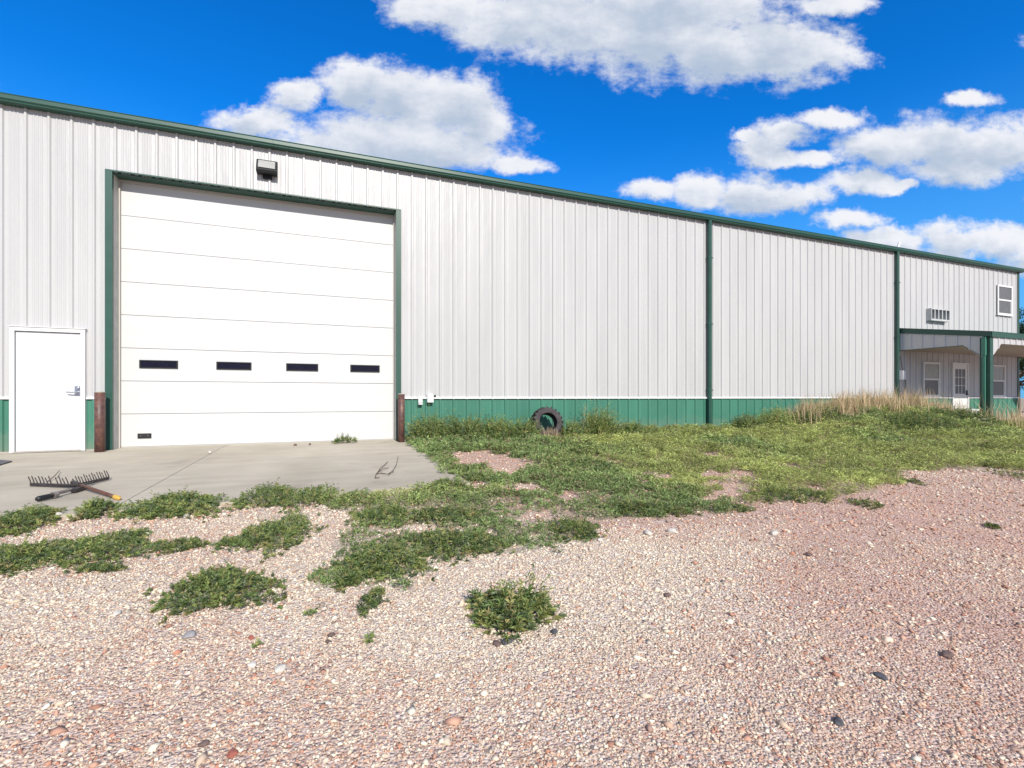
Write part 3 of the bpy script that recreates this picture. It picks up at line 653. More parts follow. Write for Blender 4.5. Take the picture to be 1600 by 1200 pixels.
# louvred vent
V = thing('louvred_vent', (19.8, 0, 3.5), 'small white louvred wall vent box with five dark bays', 'vent')
x0, x1, z0, z1, yf = 19.28, 20.33, 3.56, 3.98, -.16
b = MB(); b.box(x0,x1,yf,-.0,z1-.035,z1); b.box(x0,x1,yf,-.0,z0,z0+.06); b.box(x0,x0+.03,yf,0,z0+.06,z1-.035); b.box(x1-.03,x1,yf,0,z0+.06,z1-.035)
for k in range(1,5): xx = x0+(x1-x0)*k/5; b.box(xx-.022,xx+.022,yf+.004,0,z0+.06,z1-.035)
b.build('housing', vary(mat('vent_white', (.46,.46,.45), .5), 6, .12), V)
b = MB(); b.box(x0+.03,x1-.03,-.075,-.03,z0+.06,z1-.035); b.build('grille', mat('vent_grey', (.12,.12,.12), .6), V)
# small boxes on the ledge
d = ray(656.5, 621); X = d.x*(DW-.06)/d.y
Bx = thing('outlet_box', (X, 0, .8), 'small white outlet box on the wainscot, nearer the brown bollard', 'electrical box', 'electrical boxes beside the big door')
b = MB(); b.box(X-.045,X+.045,-.10,-.0,.80,.935); b.box(X-.045,X+.045,-.115,-.0,.76,.79); b.build('box_body', M['white'], Bx, bevel=.004)
b = MB(); b.box(X-.035,X+.035,-.085,-.02,.79,.80); b.build('socket', M['black'], Bx)
d = ray(672, 621); X = d.x*(DW-.06)/d.y
Bx = thing('outlet_box', (X, 0, .8), 'larger pale control box with side bracket straddling the white ledge', 'electrical box', 'electrical boxes beside the big door')
b = MB(); b.box(X-.07,X+.065,-.13,-.0,.805,.985); b.build('box_body', M['reveal'] if False else M['white'], Bx, bevel=.006)
b = MB(); b.box(X+.066,X+.125,-.05,-.03,.955,.97); b.box(X+.066,X+.125,-.05,-.03,.925,.94); b.box(X+.125,X+.13,-.05,-.03,.925,.97); b.build('bracket', M['dframe'], Bx)
d = ray(1400, 579); X = 17.66
b = MB(); b.box(X-.06,X+.08,-.26,-.137,1.50,1.80); b.box(X-.045,X+.065,-.27,-.2605,1.52,1.78); o = b.build('meter_box', M['white'], bevel=.008)
tag(o, 'white meter box fixed on the downspout beside the porch', 'meter box')
b = MB(); pts = [(17.85,-.05,1.95+.2),(17.95,-.045,1.5),(18.1,-.045,1.25),(18.12,-.045,.98)]; pts = [(17.80,-.06,2.3),(17.92,-.05,1.9),(18.08,-.05,1.6),(18.12,-.05,1.3),(18.02,-.05,1.05),(17.9,-.05,.98)]
b.tube(pts, .008, 6); o = b.build('wall_cable', M['black']); tag(o, 'thin black cable hanging in a loop on the shaded porch wall', 'cable')
# roof pipe
p0 = Vector((18.3, .35, 5.86)); 
b = MB(); b.tube([p0, p0+Vector((.12,-.02,.42))], .035, 10); b.lathe([(0,0),(.12,0),(.05,.07),(.0,.07)], 14, Matrix.Translation(p0+Vector((0,0,.0))), close=False)
o = b.build('vent_pipe', M['white']); tag(o, 'short tilted white vent pipe on the roof above the second downspout', 'vent pipe')

# ------------------------------------------------------------------ bollards
def bollard(px, v, label, r=.07, zt=1.02):
    d = ray(px, 700); u = d.x/d.y*v; y = v-DW
    t = thing('bollard', (u, y, 0), label, 'bollard', 'steel bollards guarding the overhead door')
    b = MB(); b.tube([(u,y,-.05),(u,y,.5),(u,y,zt-.012)], r, 32); b.build('post', M['rust'], t, smooth=False)
    o = t.children[0]
    for p in o.data.polygons: p.use_smooth = len(p.vertices) == 4
    b = MB(); b.lathe([(0.0,zt),(r*.7,zt-.003),(r+.003,zt-.012),(r+.003,zt-.022),(0,zt-.022)], 32, Matrix.Translation((u,y,0)), close=False); b.build('cap', M['found'], t, smooth=True)
bollard(156, 10.14, 'rusty brown steel bollard between the entry door and the overhead door', .074)
bollard(627, 10.14, 'plain brown steel bollard at the overhead door beside the weeds', .070, 1.0)

# ------------------------------------------------------------------ tyre
def tyre():
    c = Vector((4.66, -.42, .335)); Ro, Ri, w = .35, .205, .14
    T = thing('tractor_tyre', (c.x, c.y, 0), 'worn black lugged tractor tyre leaning on the green wainscot in the weeds', 'tyre')
    Mx = Matrix.Translation(c) @ Matrix.Rotation(R(-14),4,'X') @ Matrix.Rotation(R(-4),4,'Z') @ Matrix.Rotation(R(90),4,'X')
    rub = vary(mat('tyre_rubber', (.045,.038,.040), .8), 9, .35, (1,1,1), 6, .3, 40, (1,1,1), .004)
    prf = [(Ri,-w*.72),(Ri+.02,-w*.86),(Ri+.03,-w*.80),(Ri+.075,-w),(Ro-.03,-w*.93),(Ro-.018,-w*.7),(Ro-.012,0),(Ro-.018,w*.7),(Ro-.03,w*.93),(Ri+.075,w),(Ri+.03,w*.80),(Ri+.02,w*.86),(Ri,w*.72),(Ri+.03,w*.55),(Ro-.05,w*.5),(Ro-.045,0),(Ro-.05,-w*.5),(Ri+.03,-w*.55)]
    b = MB(); b.lathe(prf, 64, Mx); b.build('carcass', rub, T, smooth=True)
    b = MB(); n = 20
    for side in (-1, 1):
        for k in range(n):
            a0 = 2*math.pi*(k+(.5 if side > 0 else 0))/n
            for (h0,h1,da0,da1) in ((.012,.07,0,.07),(.07,.125,.07,.16)):
                P_ = []
                for r in (Ro-.035, Ro+.022):
                    for h, da in ((h0,da0),(h1,da1)):
                        for s in (0, .075):
                            a = a0+da+s; rr = r-(.014 if h > .1 and r > Ro else 0); P_.append(Mx @ Vector((rr*math.cos(a), rr*math.sin(a), side*h)))
                i = len(b.v); b.v += [tuple(p) for p in P_]
                for f in ((0,1,3,2),(4,6,7,5),(0,4,5,1),(2,3,7,6),(0,2,6,4),(1,5,7,3)): b.f.append(tuple(i+q for q in f)); b.m.append(0)
    b.build('tread_lugs', rub, T)
tyre()

# ------------------------------------------------------------------ rake and hand tool on the slab
def rake():
    A, C, B = slab_pt(47,757,.02), slab_pt(117,759,.035), slab_pt(170,747,.03)
    rt = thing('rake', (C.x, C.y, slab_z(C.y)), 'wide dark landscape rake with its curved tines up and a brown handle', 'rake')
    dark = vary(mat('rake_steel', (.055,.045,.045), .5, .4), 20, .4); wood = vary(mat('brown_handle', (.11,.045,.03), .5), 12, .35, (1,1,1)); yel = vary(mat('yellow_tape', (.62,.36,.06), .5), 20, .2)
    n = 26; pts = []
    for i in range(n+1):
        t = i/n; q = A*(1-t)**2+2*(C*2-(A+B)/2)*t*(1-t)*.5+B*t*t if False else (A.lerp(C, t*2) if t < .5 else C.lerp(B, t*2-1)); pts.append(q+Vector((0,0,.0)))
    hb = MB(); w = Vector((0,0,.018)); 
    for p, q in zip(pts[:-1], pts[1:]):
        dn = Vector((.0,.006,0)); f = [p-w-dn,q-w-dn,q+w-dn,p+w-dn,p-w+dn,q-w+dn,q+w+dn,p+w+dn]; i = len(hb.v); hb.v += [tuple(v) for v in f]
        for g in ((0,1,2,3),(4,7,6,5),(0,4,5,1),(3,2,6,7),(0,3,7,4),(1,5,6,2)): hb.f.append(tuple(i+k for k in g)); hb.m.append(0)
    hb.build('head_bar', dark, rt)
    tb = MB(); back = (pts[0]-pts[-1]).cross(Vector((0,0,1))).normalized(); back = back if back.y > 0 else -back
    for i in range(0, n+1):
        if i in (7, 12): continue
        p = pts[i]; lean = (B-A).normalized()*-.02
        j = 1+.14*math.sin(i*2.3)
        tb.tube([p, p+back*.04+lean*.2+Vector((0,0,.010)), p+back*.075+lean*.9+Vector((0,0,.03))*j, p+back*.085+lean*1.5+Vector((0,0,.06))*j, p+back*.080+lean*1.8+Vector((0,0,.082))*j], [.0065,.0065,.006,.0055,.004], 6)
    tb.build('tines', dark, rt)
    E = slab_pt(187,779,.02); h0 = C+Vector((0,0,.03)); y0 = h0.lerp(E, .88)
    b = MB(); b.tube([h0+(h0-E)*.04, h0.lerp(E,.4), y0], .017, 12); b.build('handle', wood, rt, smooth=True)
    b = MB(); b.tube([y0, y0.lerp(E,.3), y0.lerp(E,.8), E], [.019,.023,.021,.012], 12); b.build('handle_end', yel, rt, smooth=True)
    b = MB()
    for q in (pts[6], pts[20]): b.tube([q, h0.lerp(E,.14)], .008, 6)
    b.tube([h0+(h0-E)*.05, h0.lerp(E,.13)], .024, 10); b.build('brace', dark, rt)
    # hand tool with black grip
    G0, G1, T1 = slab_pt(57,780,.03), slab_pt(82,774,.035), slab_pt(133,763,.02)
    t2 = thing('hand_tool', (G0.x, G0.y, slab_z(G0.y)), 'small hand tool with a black grip and thin metal shaft lying below the rake head', 'hand tool')
    b = MB(); b.tube([G0, G0.lerp(G1,.15), G0.lerp(G1,.7), G1], [.018,.027,.025,.02], 12); b.build('grip', M['black'], t2, smooth=True)
    b = MB(); b.tube([G1, G1.lerp(G1+(T1-G1)*.12,1)], [.034,.03], 10); b.tube([G1, T1], .006, 8); b.tube([G1+Vector((0,.02,.015)), G1.lerp(T1,.45)+Vector((0,.025,.02))], .014, 8); b.build('shaft', mat('dull_steel', (.28,.25,.24), .4, .6), t2)
    b = MB(); b.tube([G1.lerp(T1,.5)+Vector((0,.02,.01)), G1.lerp(T1,.62), G1.lerp(T1,.85), T1, T1+(T1-G1)*.1], [.012,.026,.02,.016,.004], 10); b.build('tool_head', dark, t2)
rake()
tw = mat('twig_bark', (.10,.07,.055), .8)
def twig(name, chains, label, r=.004, mt=None):
    b = MB()
    for ch in chains:
        pts = [slab_pt(x, y, .004+.012*(i % 2)+(.02 if h else 0)) for i, (x, y, h) in enumerate(ch)]
        b.tube(pts, [r*(1-.5*i/len(pts)) for i in range(len(pts))], 5)
    o = b.build(name, mt or tw); tag(o, label, 'twig'); return o
twig('branched_twig', [[(586,747,0),(588,740,0),(596,739,0),(606,741,1),(614,735,1),(620,725,1),(622,713,0)],[(588,741,0),(594,732,1),(602,725,1),(606,721,0)],[(592,737,0),(600,732,1),(607,731,0)],[(586,747,0),(593,746,0)],[(606,741,0),(616,737,1)]], 'thin dry branched twig lying alone on the concrete slab', .006)
twig('straight_twig', [[(75,752,0),(86,743,1),(93,735,1)]], 'short straight twig standing up behind the rake tines', .006)

# small stones and clods that stand out
def stone(name, p, s, colr, label, cat='stone', flat=.6, group=None):
    import bmesh
    bm = bmesh.new(); bmesh.ops.create_icosphere(bm, subdivisions=3, radius=1)
    sd_ = random.random()*50
    for v in bm.verts:
        n = mnoise.noise(v.co*1.1+Vector((sd_,0,0)))*.45+mnoise.noise(v.co*3+Vector((sd_,5,0)))*.12
        v.co = v.co*(1+n); v.co = Vector((v.co.x*s*1.15, v.co.y*s*.85, v.co.z*s*flat))
    me = bpy.data.meshes.new(name); bm.to_mesh(me); bm.free(); me.materials.append(colr)
    me.polygons.foreach_set('use_smooth', [True]*len(me.polygons))
    o = bpy.data.objects.new(name, me); o.location = p+Vector((0,0,s*flat*.55)); o.rotation_euler = (0,0,random.random()*6); COL.objects.link(o); tag(o, label, cat, group); return o
smd = vary(mat('stone_dark_grey', (.07,.07,.08), .8), 25, .3, bump=.4, bscale=30); smb = vary(mat('stone_brown', (.13,.085,.075), .8), 25, .3, bump=.4, bscale=30)
smw = vary(mat('stone_white', (.56,.52,.46), .85), 15, .15, bump=.4, bscale=30); smr = vary(mat('stone_red', (.32,.10,.07), .85), 15, .2); smg = vary(mat('stone_grey', (.26,.25,.25), .85), 20, .25, bump=.5, bscale=30)
for px, py, s, mt, lab in ((866,991,.026,smd,'dark bluish stone right of the round green bush'),(792,1007,.032,smd,'dark stone tucked under the front of the round green bush'),(776,1010,.026,smb,'brown stone just left of the dark one under the bush'),
    (518,996,.022,smb,'upper of two brown stones on the gravel left of the bush'),(513,1007,.019,smb,'lower of two brown stones on the gravel left of the bush'),(296,998,.035,smg,'grey knobbly stone on the pale gravel below the wide weed clump'),
    (183,962,.03,smw,'pale flat stone left of the grey knobbly stone'),(438,1049,.036,smw,'large pale stone in the gravel, foreground left of centre'),(394,1045,.028,smw,'round pale stone next to the large pale foreground stone'),
    (393,1000,.018,smr,'small red stone on the gravel foreground'),(318,1168,.02,smb,'small brown stone near the bottom edge of the gravel'),(363,1180,.022,smr,'reddish stone near the bottom edge of the gravel'),
    (1310,1130,.028,smd,'dark slate chip on pink gravel, lower right'),(1375,1060,.03,smd,'dark flat chip on pink gravel above the lower right slate'),(1480,1026,.035,smb,'brownish stone half sunk in pink gravel on the right'),
    (1263,870,.032,smb,'dark brown stone on the pink gravel in the middle right'),(1042,931,.026,smb,'brown stone on pale gravel right of the bush'),(1012,835,.05,smw,'white stone on pale gravel near the ground cover edge'),
    (1050,833,.055,smw,'larger white stone at the edge of the pale gravel'),(1210,836,.05,smw,'white stone lying where the gravel turns pink'),(92,811+0,.035,smw,'pale stone by the slab edge weeds'),
    (290,808,.04,smw,'white chip below the slab edge weeds'),(937,846,.032,smw,'small round white stone beside the leafy strand'),(1455,694,.08,smw,'white rubble piece on the grassy mound slope')):
    stone('stone', ground_pt(px, py), s*(.72 if mt is smw else .8), mt, lab, group='stones that stand out on the gravel')
stone('white_pebble', slab_pt(328,708), .03, smw, 'round white pebble on the slab joint', flat=.9)
stone('dirt_clod', slab_pt(461,696), .028, smb, 'brown dirt clod at the foot of the overhead door, left one', 'dirt clod', .8, 'dirt clods at the foot of the door')
stone('dirt_clod', slab_pt(484,695), .024, smb, 'brown dirt clod at the foot of the overhead door, right one', 'dirt clod', .8, 'dirt clods at the foot of the door')
# flat dark sheet standing in for a cast shadow at the left edge
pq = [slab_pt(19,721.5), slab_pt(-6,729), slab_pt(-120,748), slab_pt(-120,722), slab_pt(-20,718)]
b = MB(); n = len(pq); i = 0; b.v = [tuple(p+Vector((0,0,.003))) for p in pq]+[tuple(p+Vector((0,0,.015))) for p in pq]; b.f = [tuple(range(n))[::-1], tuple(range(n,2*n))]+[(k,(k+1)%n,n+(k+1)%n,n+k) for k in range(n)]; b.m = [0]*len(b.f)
o = b.build('shadow_sheet', mat('shadow_grey', (.10,.095,.11), .8)); tag(o, 'dark grey sheet standing in for a cast shadow on the slab at the left edge', 'shadow sheet')
# porch clutter
b = MB(); b.box(19.45,20.5,-1.0,-.55,.13,.46); b.box(19.42,20.53,-1.03,-.52,.461,.53); o = b.build('storage_box', M['white'], bevel=.02); tag(o, 'low white lidded box on the porch beneath the window', 'storage box')
t = thing('plank_bench', (21.3,-4.0,0), 'low weathered plank bench in the grass in front of the porch post', 'bench')
wd = vary(mat('weathered_wood', (.20,.21,.15), .85), 8, .3, (1,6,6))
gx = [ground_pt(1528,664), ground_pt(1640,672)]
p, q = gx[0]+Vector((0,0,.16)), gx[1]+Vector((0,0,.16)); dirv = (q-p).normalized(); nrm = dirv.cross(Vector((0,0,1))).normalized()
t.location = gx[0]
b = MB(); i = 0; w = nrm*.09; h = Vector((0,0,.025)); vs = [p-w-h,q-w-h,q+w-h,p+w-h,p-w+h,q-w+h,q+w+h,p+w+h]; b.v = [tuple(v) for v in vs]; b.f = [(0,3,2,1),(4,5,6,7),(0,1,5,4),(1,2,6,5),(2,3,7,6),(3,0,4,7)]; b.m = [0]*6
b.build('seat', wd, t)
for k in (.25, .8):
    c = p.lerp(q, k); b = MB(); b.box(c.x-.05,c.x+.05,c.y-.05,c.y+.05,c.z-.3,c.z-.026); b.build('leg', wd, t)

# ------------------------------------------------------------------ vegetation
def leaves_mesh(name, base, dirs, length, width, cols, parent=None, material='leaf', extra=None, side_rand=True, droop=.25):
    n = len(base); d = dirs/np.linalg.norm(dirs, axis=1, keepdims=True)
    r = rng.normal(0,1,(n,3)); s = np.cross(d, r); s /= np.maximum(np.linalg.norm(s, axis=1, keepdims=True), 1e-6)
    L_, W_ = length[:,None], width[:,None]
    mid = base+d*L_*.45; tip = base+d*L_; tip[:,2] -= (droop*length)
    nrm = np.cross(d, s)
    v = np.stack([base, mid+s*W_*.5+nrm*W_*.15, tip, mid-s*W_*.5+nrm*W_*.15], 1).reshape(-1, 3)
    k = np.arange(n)*4
    f = np.concatenate([np.stack([k,k+1,k+2],1), np.stack([k,k+2,k+3],1)])
    cc = np.concatenate([np.repeat(cols,4,0), np.ones((n*4,1))], 1)
    if extra is not None:
        ev, ef, ec = extra; f = np.concatenate([f, ef+len(v)]); v = np.concatenate([v, ev]); cc = np.concatenate([cc, np.concatenate([ec, np.ones((len(ec),1))],1)])
    me = mesh_np(name, v, f); a = me.color_attributes.new('tint','FLOAT_COLOR','POINT'); a.data.foreach_set('color', np.clip(cc,0,1).ravel().astype(np.float32))
    me.materials.append(M[material]); o = bpy.data.objects.new(name, me); COL.objects.link(o)
    if parent: o.parent = parent; o.matrix_parent_inverse = Matrix.Translation(-parent.location)
    return o
G1 = np.array([(.23,.30,.095),(.18,.265,.085),(.31,.37,.115),(.125,.195,.075),(.38,.39,.14),(.23,.28,.15)])
def sprigs(cx, cy, a, b_, rot, h, n, nl=13, ll=.034, lw=.0075, tone=1.0, shape=2.2, bright=1.0, poly=None, yel=.0):
    """upright leafy stems filling an elliptical mound; returns leaves and stems"""
    if poly is not None:
        xs = [p[0] for p in poly]; ys = [p[1] for p in poly]; m = n*6
        x = rng.uniform(min(xs)-.05, max(xs)+.05, m); y = rng.uniform(min(ys)-.05, max(ys)+.05, m)
        k = inpoly(x+.05*fbm(x,y,9,3), y+.05*fbm(x,y,9,4), poly); x, y = x[k][:n], y[k][:n]; n = len(x)
        ox, oy = (x-np.mean(xs)), (y-np.mean(ys)); rr = np.clip(np.hypot(ox,oy)/(.5*max(max(xs)-min(xs), max(ys)-min(ys))), 0, 1)
        H = h*(.55+.45*(1-rr**2))*(1+.45*fbm(x,y,5,6))
        lean = np.stack([ox, oy], 1)/np.maximum(np.hypot(ox,oy),1e-6)[:,None]*rr[:,None]*.35
    else:
        t = rng.uniform(0,2*np.pi,n); rr = np.sqrt(rng.uniform(0,1,n))*(1+.5*rng.uniform(0,1,n)**5); wob = (1+.16*np.sin(3*t+cx*7)+.12*np.sin(5*t+cy*3)+.10*np.sin(9*t+cx*3))*.94
        ex, ey = a*rr*wob*np.cos(t), b_*rr*wob*np.sin(t)
        ox = ex*math.cos(rot)-ey*math.sin(rot); oy = ex*math.sin(rot)+ey*math.cos(rot); x, y = cx+ox, cy+oy
        H = h*(1-np.clip(rr,0,1)**shape*.75)*(1+.3*fbm(x,y,6,6)); lean = np.stack([ox/a, oy/b_],1)*.6
    H = np.maximum(H*rng.uniform(.6,1.25,n)*np.where(rng.uniform(0,1,n) < .07, 1.35, 1.0), .02)
    root = np.stack([x-lean[:,0]*H*.6, y-lean[:,1]*H*.6, base_z(x,y)],1)
    if n < 30: root[:,0] = cx; root[:,1] = cy
    top = np.stack([x+lean[:,0]*H*.8+rng.normal(0,.15,n)*H, y+lean[:,1]*H*.8+rng.normal(0,.15,n)*H, base_z(x,y)+H],1)
    stemc = G1[rng.integers(0,len(G1),n)]*rng.uniform(.75,1.2,(n,1))*tone
    if n > 60:
        dr_ = rng.uniform(0,1,n) < .05; stemc[dr_] = np.array([.42,.36,.16])*rng.uniform(.7,1.1,(dr_.sum(),1)); gap = (fbm(x,y,6,91) > .34) | ((rr > .98) & (rng.uniform(0,1,n) < .4)); H = np.where(gap, H*.25, H); top[:,2] = np.where(gap, root[:,2]+H, top[:,2])
    stemc[:, 0] += yel; stemc[:, 1] += yel*.8
    tt = rng.uniform(.25,1,(n,nl))**.8; base = root[:,None]+(top-root)[:,None]*tt[...,None]
    az = rng.uniform(0,2*np.pi,(n,nl)); el = rng.uniform(-.05,1.25,(n,nl))
    dr = np.stack([np.cos(az)*np.cos(el), np.sin(az)*np.cos(el), np.sin(el)],-1)+.25*((top-root)/H[:,None])[:,None]
    c = stemc[:,None]*rng.uniform(.8,1.25,(n,nl,1))
    le = (ll*rng.uniform(.55,1.25,(n,nl))*(1.15-.5*tt))
    nr = np.cross(top-root, rng.normal(0,1,(n,3))); nr /= np.linalg.norm(nr,axis=1,keepdims=True); wd = .0016
    ev = np.stack([root-nr*wd, root+nr*wd, top],1).reshape(-1,3); ef = np.arange(n*3).reshape(-1,3); ec = np.repeat(np.tile(np.array([[.16,.17,.08]]),(n,1)),3,0)
    return base.reshape(-1,3), dr.reshape(-1,3), le.ravel(), (le*lw/ll).ravel(), np.clip(c.reshape(-1,3)*bright,0,.5), (ev, ef, ec)
def weed(px, py, wpx, dpx, h, n, label, name='weed_clump', rot=None, group='weed clumps on the gravel', cat='weeds', **kw):
    h *= (1.2 if py > 900 else 1.0); n = int(n*1.1); kw['ll'] = kw.get('ll', .034)*1.3; kw['lw'] = kw.get('lw', .0075)*1.25; c = ground_pt(px, py); l = ground_pt(px-wpx/2, py); f = ground_pt(px, py+dpx/2)
    a = (c-l).length; b_ = max((c-f).length, .04)
    rot = -PHI if rot is None else rot
    B_ = sprigs(c.x, c.y, a, b_, rot, h, n, **kw)
    o = leaves_mesh(name, *B_[:5], extra=B_[5]); tag(o, label, cat, group); return o
def shift_origin(): pass

weed(795, 968, 108, 54, .145, 300, 'round dark green bush standing alone on the gravel foreground', name='bush', ll=.046, lw=.010, nl=17, tone=.95, shape=2.4)
weed(345, 928, 170, 52, .085, 420, 'wide low weed clump on the gravel, foreground left', ll=.034, lw=.009, tone=.9)
weed(432, 838, 105, 50, .11, 420, 'tall bright weed clump reaching from the slab edge into the gravel', tone=1.0, ll=.035)
weed(480, 786, 60, 24, .13, 170, 'weed clump at the slab edge, top of the bright clump', ll=.04)
weed(370, 848, 50, 14, .05, 80, 'thin fringe of weeds left of the bright clump', tone=.85)
weed(418, 785, 86, 24, .13, 250, 'weed clump at the slab edge, left of the bright clump', ll=.04)
weed(272, 799, 150, 26, .11, 420, 'long bushy weed row along the slab edge left of centre', ll=.042, lw=.010)
weed(148, 802, 50, 20, .10, 110, 'small pointed weed at the slab edge below the rake handle', ll=.05, lw=.011)
weed(203, 808, 36, 10, .05, 40, 'tiny weed between the pointed weed and the long weed row')
weed(18, 826, 96, 32, .12, 320, 'weed clump at the slab edge, far left', ll=.042)
weed(28, 878, 92, 44, .10, 330, 'weed clump at the left picture edge on the gravel', ll=.04)
weed(160, 864, 140, 44, .09, 400, 'low spreading weeds on the gravel left of the fringe strand', ll=.036)
weed(275, 856, 80, 18, .05, 120, 'thin straggling weed strand trailing right on the gravel', tone=.8)
weed(160, 893, 70, 8, .03, 50, 'sparse flat weeds in front of the spreading weeds', tone=.8)
weed(580, 944, 26, 34, .05, 50, 'narrow trailing weed tip below the ground cover', tone=.8)
weed(545, 912, 34, 22, .06, 90, 'small weed lobe at the lower left tip of the ground cover', tone=.85)
weed(895, 832, 74, 26, .08, 200, 'dark weed tongue jutting into the white gravel', tone=.85)
weed(1150, 797, 44, 10, .045, 60, 'small weed tuft beside the ground cover edge on pink gravel', tone=.85)
weed(1355, 790, 42, 12, .06, 60, 'lone small weed on the pink gravel, middle right', tone=.8)
weed(1430, 756, 20, 7, .06, 25, 'tiny weed on pink gravel above the lone small weed', tone=.8)
weed(1588, 747, 34, 12, .09, 60, 'dark weed clump at the right picture edge', tone=.8)
weed(1550, 826, 18, 5, .04, 18, 'tiny dark weed on the pink gravel at right', tone=.7)
weed(486, 963, 14, 8, .02, 10, 'tiny bright seedling on gravel below the wide weed clump', ll=.024)
weed(403, 1010, 8, 6, .015, 6, 'tiny yellow-green seedling on foreground gravel', ll=.02)
weed(578, 1004, 12, 8, .02, 8, 'tiny seedling on gravel left of the round bush', ll=.024)
weed(700, 766, 60, 16, .12, 150, 'weed clump at the slab front corner', ll=.045)
weed(560, 783, 60, 16, .10, 130, 'weeds at the slab edge, centre', ll=.04)
weed(748, 753, 40, 10, .10, 90, 'small weed clump just off the slab corner', ll=.04)
weed(600, 882, 130, 54, .09, 420, 'leafy clump at the lower tip of the ground cover', tone=.9, ll=.036)
weed(715, 852, 170, 40, .08, 420, 'long leafy clump on the lower edge of the ground cover', tone=.85, ll=.036)
weed(600, 812, 90, 26, .10, 200, 'leafy clump inside the ground cover below the slab', tone=.95, ll=.038)
weed(690, 810, 110, 24, .09, 220, 'dark leafy clump in the middle of the ground cover', tone=.8, ll=.038)
weed(1010, 800, 130, 16, .09, 260, 'dark leafy fringe where the ground cover meets the pale gravel', tone=.8, ll=.04)
weed(1230, 778, 110, 16, .09, 200, 'leafy fringe of the ground cover beside the pink gravel', tone=.9, ll=.04)
c = slab_pt(540, 692)
S_ = sprigs(c.x, c.y, .22, .09, 0, .15, 90, ll=.06, lw=.012, tone=.9); o = leaves_mesh('weed_clump', *S_[:5], extra=S_[5]); 
tag(o, 'lone weed growing at the foot of the white overhead door', 'weeds', 'weed clumps on the gravel')
# taller bushes along the wall
def wallbush(u, y, a, b_, h, n, label, **kw):
    h *= 1.22; n = int(n*2.0); S_ = sprigs(u, y, a, b_, 0, h, n, **{**dict(ll=.072, lw=.019, nl=20, shape=3.0), **kw, **({'tone': kw['tone']*1.18} if 'tone' in kw else {})}); o = leaves_mesh('wall_weed', *S_[:5], extra=S_[5]); tag(o, label, 'weeds', 'bushy weeds along the wall')
wallbush(1.98, -.38, .40, .30, .42, 330, 'bushy weed against the wainscot beside the right bollard', tone=.9)
wallbush(2.75, -.42, .42, .30, .44, 330, 'bushy weed under the outlet boxes, second from the bollard', tone=.85)
wallbush(3.50, -.38, .38, .28, .38, 280, 'bushy weed third from the bollard along the wainscot', tone=.95)
wallbush(4.05, -.60, .24, .22, .34, 180, 'bushy weed hugging the left side of the tractor tyre', tone=.9)
wallbush(5.25, -.55, .30, .24, .32, 200, 'bushy weed hugging the right side of the tractor tyre', tone=.9)
wallbush(6.05, -.45, .50, .28, .48, 330, 'tallest weed clump right of the tractor tyre', tone=.9, yel=.02)
wallbush(6.95, -.40, .40, .25, .26, 200, 'low weed between the tall clump and the first downspout', tone=.9)
wallbush(8.6, -.35, .9, .22, .16, 260, 'low weed row left of the first downspout')
wallbush(10.6, -.5, .55, .30, .32, 260, 'weed clump against the wall right of the first downspout', tone=.75)
wallbush(11.5, -.6, .55, .32, .40, 300, 'bright green weed on the rising left flank of the mound', tone=1.2, yel=.03)
wallbush(12.6, -.9, .8, .5, .28, 420, 'dark leafy weeds on the left shoulder of the mound', tone=.8)
wallbush(14.2, -2.6, 1.2, .7, .22, 600, 'leafy weeds on the front of the mound', tone=.75)
wallbush(16.3, -2.6, 1.0, .6, .25, 450, 'leafy weeds on the right of the mound before the porch', tone=.8)

# tall bare stalk by the wall
def stalk(u, y, h, label):
    b = MB(); z0 = float(terr(u,y)); top = Vector((u+.08,y,z0+h)); root = Vector((u,y,z0)); b.tube([root, root.lerp(top,.5)+Vector((-.015,0,0)), top], [.006,.004,.002], 5)
    for k in range(9):
        t = .35+.065*k; p = root.lerp(top,t); a = random.uniform(0,6.28); l = .16*(1.15-t)*2.0; b.tube([p, p+Vector((math.cos(a)*l*.5, math.sin(a)*l*.2, l*.6)), p+Vector((math.cos(a)*l*.8, math.sin(a)*l*.3, l*1.1))], [.003,.002,.001], 4)
    o = b.build('dry_stalk', mat('pale_stalk', (.36,.36,.22), .8)); tag(o, label, 'dry stalk')
stalk(5.55, -.5, .85, 'tall pale branching stalk in front of the wainscot right of the tyre')
stalk(12.05, -.5, .55, 'thin pale stalk against the wainscot near the mound')

